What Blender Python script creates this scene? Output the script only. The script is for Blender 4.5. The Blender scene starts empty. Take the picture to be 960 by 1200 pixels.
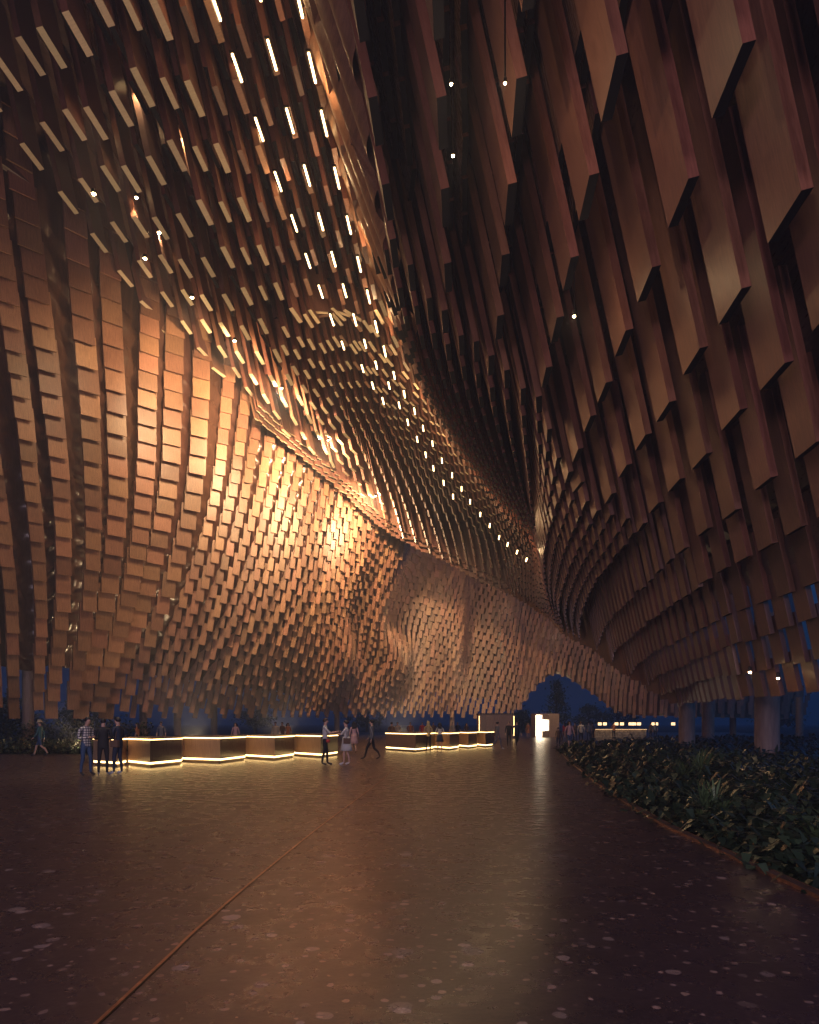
import bpy, bmesh, math, random
from mathutils import Vector, Matrix
import numpy as np
R = math.radians
rnd = random.Random(7)
scene = bpy.context.scene
col = scene.collection
F, HX, HY, EYE = 800.0, 480.0, 848.0, 1.6

def img(px, py, d):
    return Vector(((px-HX)*d/F, d, EYE+(HY-py)*d/F))
def gnd(px, py):
    d = F*EYE/(py-HY)
    return Vector(((px-HX)*d/F, d, 0))
def proj(p):
    if p.y < .3: return None
    return (HX+p.x*F/p.y, HY-(p.z-EYE)*F/p.y)

# ------------------------------------------------------------- tagging
def tag(o, label=None, cat=None, group=None, kind=None):
    if label: o['label'] = label
    if cat: o['category'] = cat
    if group: o['group'] = group
    if kind: o['kind'] = kind
    return o
def empty(name, loc=(0, 0, 0), rz=0, parent=None):
    o = bpy.data.objects.new(name, None); col.objects.link(o)
    o.location = loc; o.rotation_euler = (0, 0, rz); o.parent = parent
    o.empty_display_size = .2
    return o

# ------------------------------------------------------------- mesh builder
class MB:
    def __init__(s): s.v = []; s.f = []; s.uv = []; s.m = []; s.r = []; s.smooth = False
    def quad(s, a, b, c, d, mat=0, uv=None, r=.5):
        n = len(s.v); s.v += [tuple(a), tuple(b), tuple(c), tuple(d)]
        s.f.append((n, n+1, n+2, n+3)); s.m.append(mat); s.r.append(r)
        s.uv.append(uv or [(0, 0), (1, 0), (1, 1), (0, 1)])
    def poly(s, pts, mat=0, r=.5):
        n = len(s.v); s.v += [tuple(p) for p in pts]
        s.f.append(tuple(range(n, n+len(pts)))); s.m.append(mat); s.r.append(r)
        s.uv.append([(p[0], p[1]) for p in pts])
    def obox(s, o, ax, ay, az, mats=(0, 0, 0), r=None):
        """box with centre o and full-size axes; mats = (faces +-y, faces +-x, faces +-z)"""
        r = rnd.random() if r is None else r
        o, ax, ay, az = Vector(o), Vector(ax)/2, Vector(ay)/2, Vector(az)/2
        lx, ly, lz = ax.length*2, ay.length*2, az.length*2
        u0, v0 = r*37, r*91
        c = {}
        for i in (-1, 1):
            for j in (-1, 1):
                for k in (-1, 1): c[i, j, k] = o+ax*i+ay*j+az*k
        n = len(s.v); keys = list(c); s.v += [tuple(c[k]) for k in keys]
        ix = {k: n+i for i, k in enumerate(keys)}
        flip = ax.cross(ay).dot(az) < 0
        def face(ks, m, w, h):
            ids = [ix[k] for k in ks]; uv = [(u0, v0), (u0+w, v0), (u0+w, v0+h), (u0, v0+h)]
            if flip: ids.reverse(); uv.reverse()
            s.f.append(tuple(ids)); s.m.append(m); s.r.append(r); s.uv.append(uv)
        face([(-1, -1, -1), (1, -1, -1), (1, -1, 1), (-1, -1, 1)], mats[0], lx, lz)
        face([(1, 1, -1), (-1, 1, -1), (-1, 1, 1), (1, 1, 1)], mats[0], lx, lz)
        face([(1, -1, -1), (1, 1, -1), (1, 1, 1), (1, -1, 1)], mats[1], ly, lz)
        face([(-1, 1, -1), (-1, -1, -1), (-1, -1, 1), (-1, 1, 1)], mats[1], ly, lz)
        face([(-1, 1, -1), (1, 1, -1), (1, -1, -1), (-1, -1, -1)], mats[2], lx, ly)
        face([(-1, -1, 1), (1, -1, 1), (1, 1, 1), (-1, 1, 1)], mats[2], lx, ly)
    def box(s, x0, y0, z0, x1, y1, z1, mat=0, r=None):
        s.obox(((x0+x1)/2, (y0+y1)/2, (z0+z1)/2), (x1-x0, 0, 0), (0, y1-y0, 0), (0, 0, z1-z0), (mat,)*3, r)
    def lathe(s, c, prof, n=20, mat=0, axis=None):
        c = Vector(c); rows = []
        for (r_, z) in prof:
            rows.append([c+Vector((r_*math.cos(2*math.pi*i/n), r_*math.sin(2*math.pi*i/n), z)) for i in range(n)])
        base = len(s.v)
        for row in rows: s.v += [tuple(p) for p in row]
        for a in range(len(rows)-1):
            for i in range(n):
                j = (i+1) % n
                s.f.append((base+a*n+i, base+a*n+j, base+(a+1)*n+j, base+(a+1)*n+i)); s.m.append(mat); s.r.append(.5)
                s.uv.append([(i/n*6, prof[a][1]), ((i+1)/n*6, prof[a][1]), ((i+1)/n*6, prof[a+1][1]), (i/n*6, prof[a+1][1])])
        for a, rev in ((0, True), (len(rows)-1, False)):
            if prof[a][0] > 1e-4:
                ids = [base+a*n+i for i in range(n)]
                if rev: ids.reverse()
                s.f.append(tuple(ids)); s.m.append(mat); s.r.append(.5); s.uv.append([(0, 0)]*n)
    def tube(s, pts, rad, n=8, mat=0):
        pts = [Vector(p) for p in pts]; rads = rad if isinstance(rad, (list, tuple)) else [rad]*len(pts)
        base = len(s.v)
        for i, p in enumerate(pts):
            t = (pts[min(i+1, len(pts)-1)]-pts[max(i-1, 0)]).normalized()
            a = t.cross(Vector((0, 0, 1)));
            if a.length < .05: a = t.cross(Vector((1, 0, 0)))
            a.normalize(); b = t.cross(a)
            for k in range(n):
                an = 2*math.pi*k/n
                s.v.append(tuple(p+(a*math.cos(an)+b*math.sin(an))*rads[i]))
        for i in range(len(pts)-1):
            for k in range(n):
                j = (k+1) % n
                s.f.append((base+i*n+k, base+i*n+j, base+(i+1)*n+j, base+(i+1)*n+k)); s.m.append(mat); s.r.append(.5)
                s.uv.append([(0, 0), (1, 0), (1, 1), (0, 1)])
    def build(s, name, mats, parent=None, smooth=False, loc=None, fixn=False):
        me = bpy.data.meshes.new(name)
        v = s.v
        if loc is not None: v = [(a-loc[0], b-loc[1], c-loc[2]) for a, b, c in v]
        me.from_pydata(v, [], s.f)
        if not isinstance(mats, (list, tuple)): mats = [mats]
        for m in mats: me.materials.append(m)
        me.polygons.foreach_set('material_index', s.m)
        uvl = me.uv_layers.new(name='UVMap'); flat = []
        for u in s.uv:
            for a in u: flat += [a[0], a[1]]
        uvl.data.foreach_set('uv', flat)
        at = me.attributes.new('rnd', 'FLOAT', 'FACE'); at.data.foreach_set('value', s.r)
        if smooth: me.polygons.foreach_set('use_smooth', [True]*len(me.polygons))
        if fixn:
            bm = bmesh.new(); bm.from_mesh(me); bmesh.ops.recalc_face_normals(bm, faces=bm.faces); bm.to_mesh(me); bm.free()
        me.update()
        o = bpy.data.objects.new(name, me); col.objects.link(o)
        if loc is not None: o.location = loc
        if parent is not None: o.parent = parent
        return o

# ------------------------------------------------------------- materials
def mat(name, color=(.5, .5, .5), rough=.5, metal=0, spec=.5, emit=None, estr=0):
    m = bpy.data.materials.new(name); m.use_nodes = True
    b = m.node_tree.nodes['Principled BSDF']
    b.inputs['Base Color'].default_value = (*color, 1); b.inputs['Roughness'].default_value = rough
    b.inputs['Metallic'].default_value = metal; b.inputs['Specular IOR Level'].default_value = spec
    if emit:
        b.inputs['Emission Color'].default_value = (*emit, 1); b.inputs['Emission Strength'].default_value = estr
    return m
def N(m): return m.node_tree.nodes, m.node_tree.links, m.node_tree.nodes['Principled BSDF']
def noise(nt, lk, vec, scale, detail=4, rough=.6, dist=0):
    n = nt.new('ShaderNodeTexNoise'); n.inputs['Scale'].default_value = scale; n.inputs['Detail'].default_value = detail
    n.inputs['Roughness'].default_value = rough; n.inputs['Distortion'].default_value = dist
    if vec: lk.new(vec, n.inputs['Vector'])
    return n.outputs['Fac']
def ramp(nt, lk, fac, stops):
    r = nt.new('ShaderNodeValToRGB'); e = r.color_ramp.elements
    while len(e) < len(stops): e.new(.5)
    for i, (p, c) in enumerate(stops):
        e[i].position = p; e[i].color = (*c, 1) if len(c) == 3 else c
    lk.new(fac, r.inputs['Fac']); return r.outputs['Color']
def mathn(nt, lk, op, a, b=None, clamp=False):
    n = nt.new('ShaderNodeMath'); n.operation = op; n.use_clamp = clamp
    for i, x in enumerate((a, b)):
        if x is None: continue
        if isinstance(x, (int, float)): n.inputs[i].default_value = x
        else: lk.new(x, n.inputs[i])
    return n.outputs[0]
def mixc(nt, lk, fac, a, b, mode='MIX'):
    n = nt.new('ShaderNodeMix'); n.data_type = 'RGBA'; n.blend_type = mode
    for i, x in ((0, fac), (6, a), (7, b)):
        if isinstance(x, (int, float)): n.inputs[i].default_value = x
        elif isinstance(x, tuple): n.inputs[i].default_value = (*x, 1)
        else: lk.new(x, n.inputs[i])
    return n.outputs[2]
def bump(nt, lk, b, h, strength=.3, dist=.02):
    n = nt.new('ShaderNodeBump'); n.inputs['Strength'].default_value = strength; n.inputs['Distance'].default_value = dist
    lk.new(h, n.inputs['Height']); lk.new(n.outputs[0], b.inputs['Normal'])

def wood(name, dark, light, rough=.42, var=.5):
    m = mat(name); nt, lk, b = N(m)
    uv = nt.new('ShaderNodeUVMap'); uv.uv_map = 'UVMap'
    mp = nt.new('ShaderNodeMapping'); mp.inputs['Scale'].default_value = (9, .7, 1); lk.new(uv.outputs[0], mp.inputs[0])
    g = noise(nt, lk, mp.outputs[0], 2.2, 6, .65, .6)
    mp2 = nt.new('ShaderNodeMapping'); mp2.inputs['Scale'].default_value = (60, 2.5, 1); lk.new(uv.outputs[0], mp2.inputs[0])
    g2 = noise(nt, lk, mp2.outputs[0], 1.5, 3, .6)
    f = mathn(nt, lk, 'ADD', mathn(nt, lk, 'MULTIPLY', g, .7), mathn(nt, lk, 'MULTIPLY', g2, .3))
    c = ramp(nt, lk, f, [(.3, dark), (.68, light)])
    at = nt.new('ShaderNodeAttribute'); at.attribute_name = 'rnd'
    v = mathn(nt, lk, 'ADD', mathn(nt, lk, 'MULTIPLY', at.outputs['Fac'], var), 1-var*.55)
    hs = nt.new('ShaderNodeHueSaturation'); lk.new(c, hs.inputs['Color']); lk.new(v, hs.inputs['Value'])
    hh = mathn(nt, lk, 'ADD', mathn(nt, lk, 'MULTIPLY', mathn(nt, lk, 'FRACT', mathn(nt, lk, 'MULTIPLY', at.outputs['Fac'], 7.3)), .02), .49)
    lk.new(hh, hs.inputs['Hue'])
    lk.new(hs.outputs[0], b.inputs['Base Color'])
    rr = mathn(nt, lk, 'ADD', mathn(nt, lk, 'MULTIPLY', g, .25), rough-.12); lk.new(rr, b.inputs['Roughness'])
    bump(nt, lk, b, g2, .25, .01)
    return m

M = {}
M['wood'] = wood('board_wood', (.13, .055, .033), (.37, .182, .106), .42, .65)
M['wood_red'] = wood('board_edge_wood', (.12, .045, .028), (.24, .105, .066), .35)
M['end_pale_lit'] = wood('board_end_pale_lit', (.50, .40, .26), (.70, .58, .38), .6, .25)  # pale end grain, with the light on the left ceiling painted into the colour
M['end_shaded'] = mat('board_end_shaded', (.006, .006, .009), .8, 0, .2)  # shade on the unlit right-hand ends, put into the colour as black
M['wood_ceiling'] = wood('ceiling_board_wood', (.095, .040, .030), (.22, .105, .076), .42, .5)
M['twist'] = wood('twisted_ribbon', (.05, .022, .016), (.12, .055, .038), .22, .3)
M['gloss'] = wood('lacquered_board', (.15, .075, .05), (.34, .20, .14), .26, .4)
M['gloss_red'] = wood('lacquered_edge', (.10, .036, .026), (.20, .08, .055), .3, .4)
M['back'] = wood('backing_wood', (.06, .028, .022), (.14, .068, .048), .30, .3)
M['curl'] = wood('curled_veneer', (.17, .075, .045), (.33, .16, .098), .3, .3)
M['led'] = mat('led', (1, .8, .5), .5, emit=(1, .64, .28), estr=13)
M['led2'] = mat('led_counter', (1, .8, .5), .5, emit=(1, .64, .24), estr=7)
M['spot'] = mat('spot_lens', (1, .8, .5), .5, emit=(1, .62, .28), estr=120)
M['door_glow'] = mat('lit_doorway', (1, .95, .85), .5, emit=(1, .84, .58), estr=9)
M['lantern'] = mat('lantern_glow', (1, .8, .5), .5, emit=(1, .62, .30), estr=2.2)
M['metal'] = mat('dark_metal', (.05, .045, .04), .4, 1)

def make_column_mat():
    m = mat('column_concrete', (.3, .2, .16), .55); nt, lk, b = N(m)
    tc = nt.new('ShaderNodeTexCoord')
    mp = nt.new('ShaderNodeMapping'); mp.inputs['Scale'].default_value = (4, 4, .6); lk.new(tc.outputs['Object'], mp.inputs[0])
    g = noise(nt, lk, mp.outputs[0], 2, 6)
    lk.new(ramp(nt, lk, g, [(.3, (.19, .12, .10)), (.7, (.33, .23, .19))]), b.inputs['Base Color'])
    bump(nt, lk, b, g, .2, .02); return m
M['column'] = make_column_mat()

def make_floor_mat():
    m = mat('terrazzo', (.05, .03, .03), .3); nt, lk, b = N(m)
    tc = nt.new('ShaderNodeTexCoord'); P = tc.outputs['Object']
    base = ramp(nt, lk, noise(nt, lk, P, 1.3, 8, .65), [(.3, (.023, .016, .022)), (.7, (.044, .031, .040))])
    fine = noise(nt, lk, P, 26, 5, .7)
    base = mixc(nt, lk, .35, base, ramp(nt, lk, fine, [(.35, (.012, .008, .008)), (.65, (.075, .046, .040))]))
    distv = nt.new('ShaderNodeTexNoise'); distv.inputs['Scale'].default_value = 9; distv.inputs['Detail'].default_value = 2; lk.new(P, distv.inputs['Vector'])
    vm = nt.new('ShaderNodeVectorMath'); vm.operation = 'MULTIPLY_ADD'; lk.new(distv.outputs['Color'], vm.inputs[0])
    vm.inputs[1].default_value = (.06, .06, .0); lk.new(P, vm.inputs[2])
    c = base; stones = None
    for sc_, thr, prob, colr in ((2.1, .19, .26, (.46, .35, .29)), (4.6, .25, .30, (.46, .33, .26)), (9, .29, .44, (.50, .32, .23))):
        vo = nt.new('ShaderNodeTexVoronoi'); vo.voronoi_dimensions = '2D'; vo.inputs['Scale'].default_value = sc_
        lk.new(vm.outputs[0], vo.inputs['Vector'])
        sp = nt.new('ShaderNodeSeparateColor'); lk.new(vo.outputs['Color'], sp.inputs[0])
        rad = mathn(nt, lk, 'MULTIPLY', mathn(nt, lk, 'SUBTRACT', sp.outputs[0], 1-prob), thr/prob)
        d = mathn(nt, lk, 'SUBTRACT', rad, vo.outputs['Distance'])
        k = mathn(nt, lk, 'MULTIPLY', d, 60/sc_*3, True)
        # mottled inside of each stone, strength differs stone to stone
        inner = noise(nt, lk, P, 45, 3, .7)
        k = mathn(nt, lk, 'MULTIPLY', k, mathn(nt, lk, 'ADD', mathn(nt, lk, 'MULTIPLY', sp.outputs[1], .7), .15))
        k = mathn(nt, lk, 'MULTIPLY', k, mathn(nt, lk, 'ADD', mathn(nt, lk, 'MULTIPLY', inner, 1.5), .1), True)
        tint = mixc(nt, lk, sp.outputs[2], colr, (colr[0]*.62, colr[1]*.66, colr[2]*.8))
        c = mixc(nt, lk, k, c, tint)
    lk.new(c, b.inputs['Base Color'])
    rr = ramp(nt, lk, noise(nt, lk, P, 3.1, 6, .7), [(.3, (.24, .24, .24)), (.7, (.33, .33, .33))])
    lk.new(rr, b.inputs['Roughness'])
    mp = nt.new('ShaderNodeMapping'); mp.inputs['Scale'].default_value = (1, 1.0, 1); lk.new(P, mp.inputs[0])
    h = mathn(nt, lk, 'ADD', noise(nt, lk, mp.outputs[0], 7, 4, .55), mathn(nt, lk, 'MULTIPLY', fine, .12))
    bump(nt, lk, b, h, .16, .02)
    b.inputs['Specular IOR Level'].default_value = .42
    return m
M['floor'] = make_floor_mat()
def noisy(name, c0, c1, scale, rough=.8, bs=.4, metal=0):
    m = mat(name, c0, rough, metal); nt, lk, b = N(m)
    tc = nt.new('ShaderNodeTexCoord'); g = noise(nt, lk, tc.outputs['Object'], scale, 6, .65)
    lk.new(ramp(nt, lk, g, [(.3, c0), (.7, c1)]), b.inputs['Base Color']); bump(nt, lk, b, g, bs, .03); return m
M['soil'] = noisy('soil', (.012, .010, .008), (.035, .028, .02), 6)
M['brass'] = noisy('brass', (.24, .12, .07), (.48, .25, .15), 14, .35, .2, .8)
M['kerb'] = noisy('kerb_stone', (.05, .03, .026), (.12, .07, .055), 9, .4, .3)
def leafmat(name, c0, c1, rough=.4):
    m = mat(name, c0, rough); nt, lk, b = N(m)
    at = nt.new('ShaderNodeAttribute'); at.attribute_name = 'rnd'
    lk.new(ramp(nt, lk, at.outputs['Fac'], [(.0, c0), (1, c1)]), b.inputs['Base Color'])
    return m
M['leaf'] = leafmat('leaf_dark', (.008, .018, .010), (.034, .058, .030), .3)
M['leaf2'] = leafmat('leaf_palm', (.03, .06, .025), (.10, .15, .06), .35)
M['leaf3'] = leafmat('leaf_tree', (.04, .08, .06), (.12, .20, .14), .5)
M['bark'] = noisy('bark', (.03, .022, .016), (.08, .06, .045), 8)

# ------------------------------------------------------------- splines
def catmull(P, t):
    n = len(P); t = max(0, min(n-1-1e-6, t)); i = int(t); f = t-i
    p1, p2 = P[i], P[i+1]
    p0 = P[i-1] if i > 0 else p1*2-p2
    p3 = P[i+2] if i+2 < n else p2*2-p1
    return .5*((2*p1)+(p2-p0)*f+(2*p0-5*p1+4*p2-p3)*f*f+(3*p1-p0-3*p2+p3)*f**3)

# =============================================================== THE VAULT
UP = Vector((-.22, 0, 1)).normalized()
AX = .08125
CREASE = [(-400, -150), (-75, 120), (-25, 170), (25, 215), (85, 285), (130, 335), (172, 378), (205, 405), (235, 428), (268, 458),
          (300, 490), (345, 528), (400, 575), (450, 620), (520, 657)]
def crease_y(px):
    for (a, b), (c, d) in zip(CREASE, CREASE[1:]):
        if a <= px <= c: return b+(d-b)*(px-a)/(c-a)
    return 9999
# generatrix lines: X', H', lambda, board length (units), far picture points, end (px,py,d)
LN = [
 ('l', -6.45, 7.35, 4, 1.3, None, None), ('l', -6.0, 7.3, 4, 1.3, None, None), ('l', -5.5, 7.22, 4, 1.3, None, None),
 ('l', -5.0, 7.1, 4, 1.5, None, None), ('l', -4.5, 6.9, 4, 1.6, None, None), ('l', -4.04, 6.6, 4, 1.6, None, None),
 ('l', -3.56, 6.35, 4, 1.7, None, None), ('l', -3.15, 6.2, 4, 1.7, None, None),
 ('l', -2.80, 6.5, 4, 1.8, [(350, 373), (400, 475), (438, 560)], (458, 626, 74)),
 ('m', -2.45, 6.85, 4, 1.9, [(389, 375), (430, 450), (475, 540), (505, 610)], (520, 657, 76)),
 ('m', -2.0, 6.9, 4, 1.9, [(416, 375), (455, 455), (500, 530), (545, 610), (556, 650)], (560, 679, 76)),
 ('m', -1.55, 6.8, 3.95, 1.9, [(442, 383), (470, 440), (505, 500), (540, 560), (580, 620), (595, 665)], (596, 695, 75)),
 ('m', -1.12, 5.85, 3.9, 1.7, [(448, 330), (470, 400), (500, 465), (540, 535), (585, 605), (606, 660)], (608, 701, 73)),
 ('r', -.66, 4.5, 3.8, 1.6, [(462, 295), (480, 390), (505, 455), (545, 525), (590, 600), (617, 650)], (619, 708, 72)),
 ('r', -.153, 4.115, 3.7, 1.6, [(522, 372), (533, 450), (558, 520), (597, 590), (625, 645)], (629, 715, 70)),
 ('r', .34, 3.89, 3.6, 1.7, [(576, 430), (583, 500), (603, 570), (628, 635), (634, 690)], (638, 721, 68)),
 ('r', .85, 3.6, 3.45, 1.7, [(632, 480), (634, 560), (632, 620), (638, 680)], (646, 727, 65)),
 ('r', 1.37, 3.27, 3.3, 1.7, [(666, 560), (648, 610), (638, 655), (642, 700)], (652, 733, 61)),
 ('r', 1.85, 2.89, 3.15, 1.6, [(700, 602), (683, 635), (671, 658), (660, 688), (655, 714)], (661, 742, 57)),
 ('r', 2.32, 2.60, 3.0, 1.5, [(758, 610), (733, 640), (701, 678), (685, 708), (679, 735)], (680, 753, 53)),
 ('r', 2.77, 2.2, 2.85, 1.3, [(790, 655), (762, 680), (733, 708), (709, 735)], (699, 763, 50)),
 ('r', 3.30, 1.94, 2.7, 1.1, [(819, 689), (771, 720), (744, 743), (722, 762)], (717, 779, 47)),
 ('r', 3.95, 1.61, 2.6, .9, [(850, 724), (815, 741), (766, 765), (747, 779)], (737, 792, 44)),
 ('r', 4.27, 1.265, 2.5, .8, [(860, 755), (817, 773), (771, 792)], (758, 804, 42)),
 ('r', 4.62, .85, 2.42, .7, [(860, 790), (817, 800), (790, 809)], (774, 815, 41)),
 ('r', 4.95, .46, 2.35, .6, [(868, 818), (817, 822)], (795, 827, 40)),
]
DP = .8
def line_pts(L):
    kind, X, H, lam, Ln, far, end = L
    pts = []
    if far is None:
        dd = .9
        while dd < 30:
            px = HX+(X+AX*dd)*F/dd; py = HY-H*F/dd
            pts.append(Vector(((X+AX*dd)*lam, dd*lam, H*lam+EYE)))
            if px > -400 and py > crease_y(px)-2 and dd > 1.5: break
            dd += .04
        return pts, 1e9, None
    h = HY-far[0][1]; dend = H*F/h; dd = .9
    while dd < dend-.1:
        pts.append(Vector(((X+AX*dd)*lam, dd*lam, H*lam+EYE))); dd += .1
    nstraight = len(pts)
    allp = [tuple(p) for p in far]+[end[:2]]
    cum = [0]
    for a, b in zip(allp, allp[1:]): cum.append(cum[-1]+math.hypot(a[0]-b[0], a[1]-b[1]))
    d0 = dend*lam; ctrl = []
    for (px, py), c in zip(allp, cum):
        d = d0*(end[2]/d0)**(c/cum[-1]); ctrl.append(img(px, py, d))
    ctrl = [pts[-8], pts[-1]]+ctrl
    t = 1.0
    while t < len(ctrl)-1:
        pts.append(catmull(ctrl, t)); t += .05
    pts.append(ctrl[-1])
    return pts, (ctrl[2]-pts[0]).length, nstraight
LINES = [line_pts(L) for L in LN]

def norm_pts(pts, n):
    ln = [0]
    for a, b in zip(pts, pts[1:]): ln.append(ln[-1]+(b-a).length)
    out = []; j = 0
    for k in range(n):
        s = ln[-1]*k/(n-1)
        while j < len(ln)-2 and ln[j+1] < s: j += 1
        out.append(pts[j].lerp(pts[j+1], 0 if ln[j+1] == ln[j] else (s-ln[j])/(ln[j+1]-ln[j])))
    return out
ceil_boards = []   # (centre, w, t, up, mats)
def resample(pts, step, start):
    out = []; acc = start; s = 0
    for a, b in zip(pts, pts[1:]):
        l = (b-a).length
        if l < 1e-6: continue
        while acc <= s+l:
            out.append((a.lerp(b, (acc-s)/l), (b-a).normalized(), acc)); acc += step(acc) if callable(step) else step
        s += l
    return out
LAMP_SLOTS = []
for i, L in enumerate(LN):
    kind, X, H, lam, Ln, far, end = L
    pts, sl, _ns = LINES[i]
    total = sum((b-a).length for a, b in zip(pts, pts[1:]))
    pitch = DP*lam*(.72 if i >= 23 else 1)
    if i in (21, 22): pitch *= .8
    if kind == 'r' and i < 22: Ln = Ln*1.25
    def step(acc, pitch=pitch, sl=sl):
        return pitch if acc < sl else pitch*max(.42, 1-.6*(acc-sl)/12)
    ph = (.25 if i % 2 else .75)*pitch
    for p, t, acc in resample(pts, step, ph):
        k = 1.0 if acc < sl else max(.45, 1-.55*(acc-sl)/12)
        tt = Vector((t.x, t.y, 0)); tt = tt.normalized() if tt.length > .15 else Vector((AX, 1, 0)).normalized()
        if kind == 'l':
            left = total-acc
            ang = R(26)*max(0, 1-left/9.0)
            tt = Matrix.Rotation(-ang, 3, 'Z') @ tt
        w = .41*lam*k*(.84 if i >= 20 else 1); th = .066*lam*(k**.7); ln = Ln*lam
        nrm = tt.cross(UP).normalized()
        up = UP.copy()
        j = rnd.uniform(-.03, .03)*lam
        p = p+Vector((0, 0, j))
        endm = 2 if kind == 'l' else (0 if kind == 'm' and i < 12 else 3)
        ceil_boards.append((p+up*ln/2, tt*w, nrm*th, up*ln, endm, p, w, i))

# closer-set boards where the generatrices bunch together towards the lip
for i in range(8, len(LN)-1):
    A, B = LINES[i], LINES[i+1]
    if A[2] is None or B[2] is None or i >= 19: continue
    fa, fb = norm_pts(A[0][A[2]:], 60), norm_pts(B[0][B[2]:], 60)
    for f in ((.33, .67) if i > 10 else (.25, .5, .75)):
        pts = [a.lerp(b, f) for a, b in zip(fa, fb)]
        lam = LN[i][3]*(1-f)+LN[i+1][3]*f; Ln = LN[i][4]*(1-f)+LN[i+1][4]*f
        for p, t, acc in resample(pts, lambda a_: DP*lam*max(.42, 1-.6*a_/12), rnd.random()*1.5):
            k = max(.42, 1-.55*acc/12)
            tt = Vector((t.x, t.y, 0)); tt = tt.normalized() if tt.length > .15 else Vector((AX, 1, 0)).normalized()
            w = .41*lam*k; th = .06*lam*(k**.7); ln = Ln*lam*.9
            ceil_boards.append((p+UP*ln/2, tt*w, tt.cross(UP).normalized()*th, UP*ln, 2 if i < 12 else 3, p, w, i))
# raised secondary fins between the generatrices: the striped upper layer
for i in range(5, 17):
    A, B = LINES[i], LINES[i+1]
    lam = (LN[i][3]+LN[i+1][3])/2
    if A[2] is None or B[2] is None:
        pa = A[0] if A[2] is None else A[0][:A[2]]; pb = B[0] if B[2] is None else B[0][:B[2]]
        m = min(len(pa), len(pb))
        if A[2] is None and B[2] is None: pa, pb = pa[:m], pb[:m]
        pa, pb = norm_pts(pa, 80), norm_pts(pb, 80)
    else: pa, pb = norm_pts(A[0][:A[2]+6], 80), norm_pts(B[0][:B[2]+6], 80)
    for q, f in enumerate((.25, .5, .75) if 10 < i < 18 else (.33, .67)):
        pts = [a.lerp(b, f)+UP*(lam*((1.0 if i > 12 else .35)+.20*((q*7+i*3) % 4)/3)) for a, b in zip(pa, pb)]
        ln = 1.3*lam
        for p, t, acc in resample(pts, DP*lam*(.98 if i < 13 else .55), rnd.random()*3):
            tt = Vector((t.x, t.y, 0)).normalized(); tt = Matrix.Rotation(rnd.uniform(-.06, .06), 3, 'Z') @ tt
            w = .40*lam; ceil_boards.append((p+UP*ln/2, tt*w, tt.cross(UP).normalized()*.05*lam, UP*ln, 6, p, w, i))
for i in (7, 8, 9, 10, 11):
    A, B = LINES[i], LINES[i+1]; lam = LN[i+1][3]
    pa = A[0] if A[2] is None else A[0][:A[2]+4]; pb = B[0][:B[2]+4]
    if A[2] is None: pa = [p for p in pa if p.y < pb[-1].y]
    pa, pb = norm_pts(pa, 80), norm_pts(pb, 80)
    pts = [a.lerp(b, .5) for a, b in zip(pa, pb)]
    for p, t, acc in resample(pts, DP*lam, DP*lam*(.5 if i % 2 else .05)):
        tt = Vector((t.x, t.y, 0)).normalized(); ln = 1.7*lam; w = .34*lam
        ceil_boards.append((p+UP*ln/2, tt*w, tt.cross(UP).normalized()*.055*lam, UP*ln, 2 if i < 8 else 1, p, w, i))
# the fan between the last straight generatrix and the first bending one
A, B = LINES[7], LINES[8]
pa = norm_pts([p for p in A[0] if p.y > 44], 60); pb = norm_pts([p for p in B[0] if p.y > 44], 60)
for f in (.25, .5, .75):
    pts = [a.lerp(b, f) for a, b in zip(pa, pb)]
    for p, t, acc in resample(pts, 2.6, rnd.random()*2):
        tt = Vector((t.x, t.y, 0)).normalized(); tt = Matrix.Rotation(-R(15)*min(1, acc/30), 3, 'Z') @ tt
        ceil_boards.append((p+UP*3, tt*1.25, tt.cross(UP).normalized()*.24, UP*6, 2, p, 1.25, 8))
# the lip itself
lip = [img(*q) for q in ((300, 490, 58), (345, 528, 64), (400, 575, 69))]+[L_[0][-1] for L_ in LINES[8:]]
lipc = [catmull(lip, t*.05) for t in range((len(lip)-1)*20+1)]
for row in range(3):
    for p, t, acc in resample(lipc, .62, .1+.2*row):
        tt = Vector((t.x, t.y, 0)).normalized()
        tt = (tt+Vector((AX, 1, 0))*rnd.uniform(-.1, .1)).normalized()
        q = p+Vector((.15, -.5, .35))*row+Vector((0, 0, rnd.uniform(-.12, .12)))
        fr = min(1, p.z/14); ln = 1.6+4.6*fr
        ceil_boards.append((q+UP*ln/2, tt*.58, tt.cross(UP).normalized()*.12, UP*ln, 2 if p.z > 12 else 3, q, .58, 99))

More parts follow.
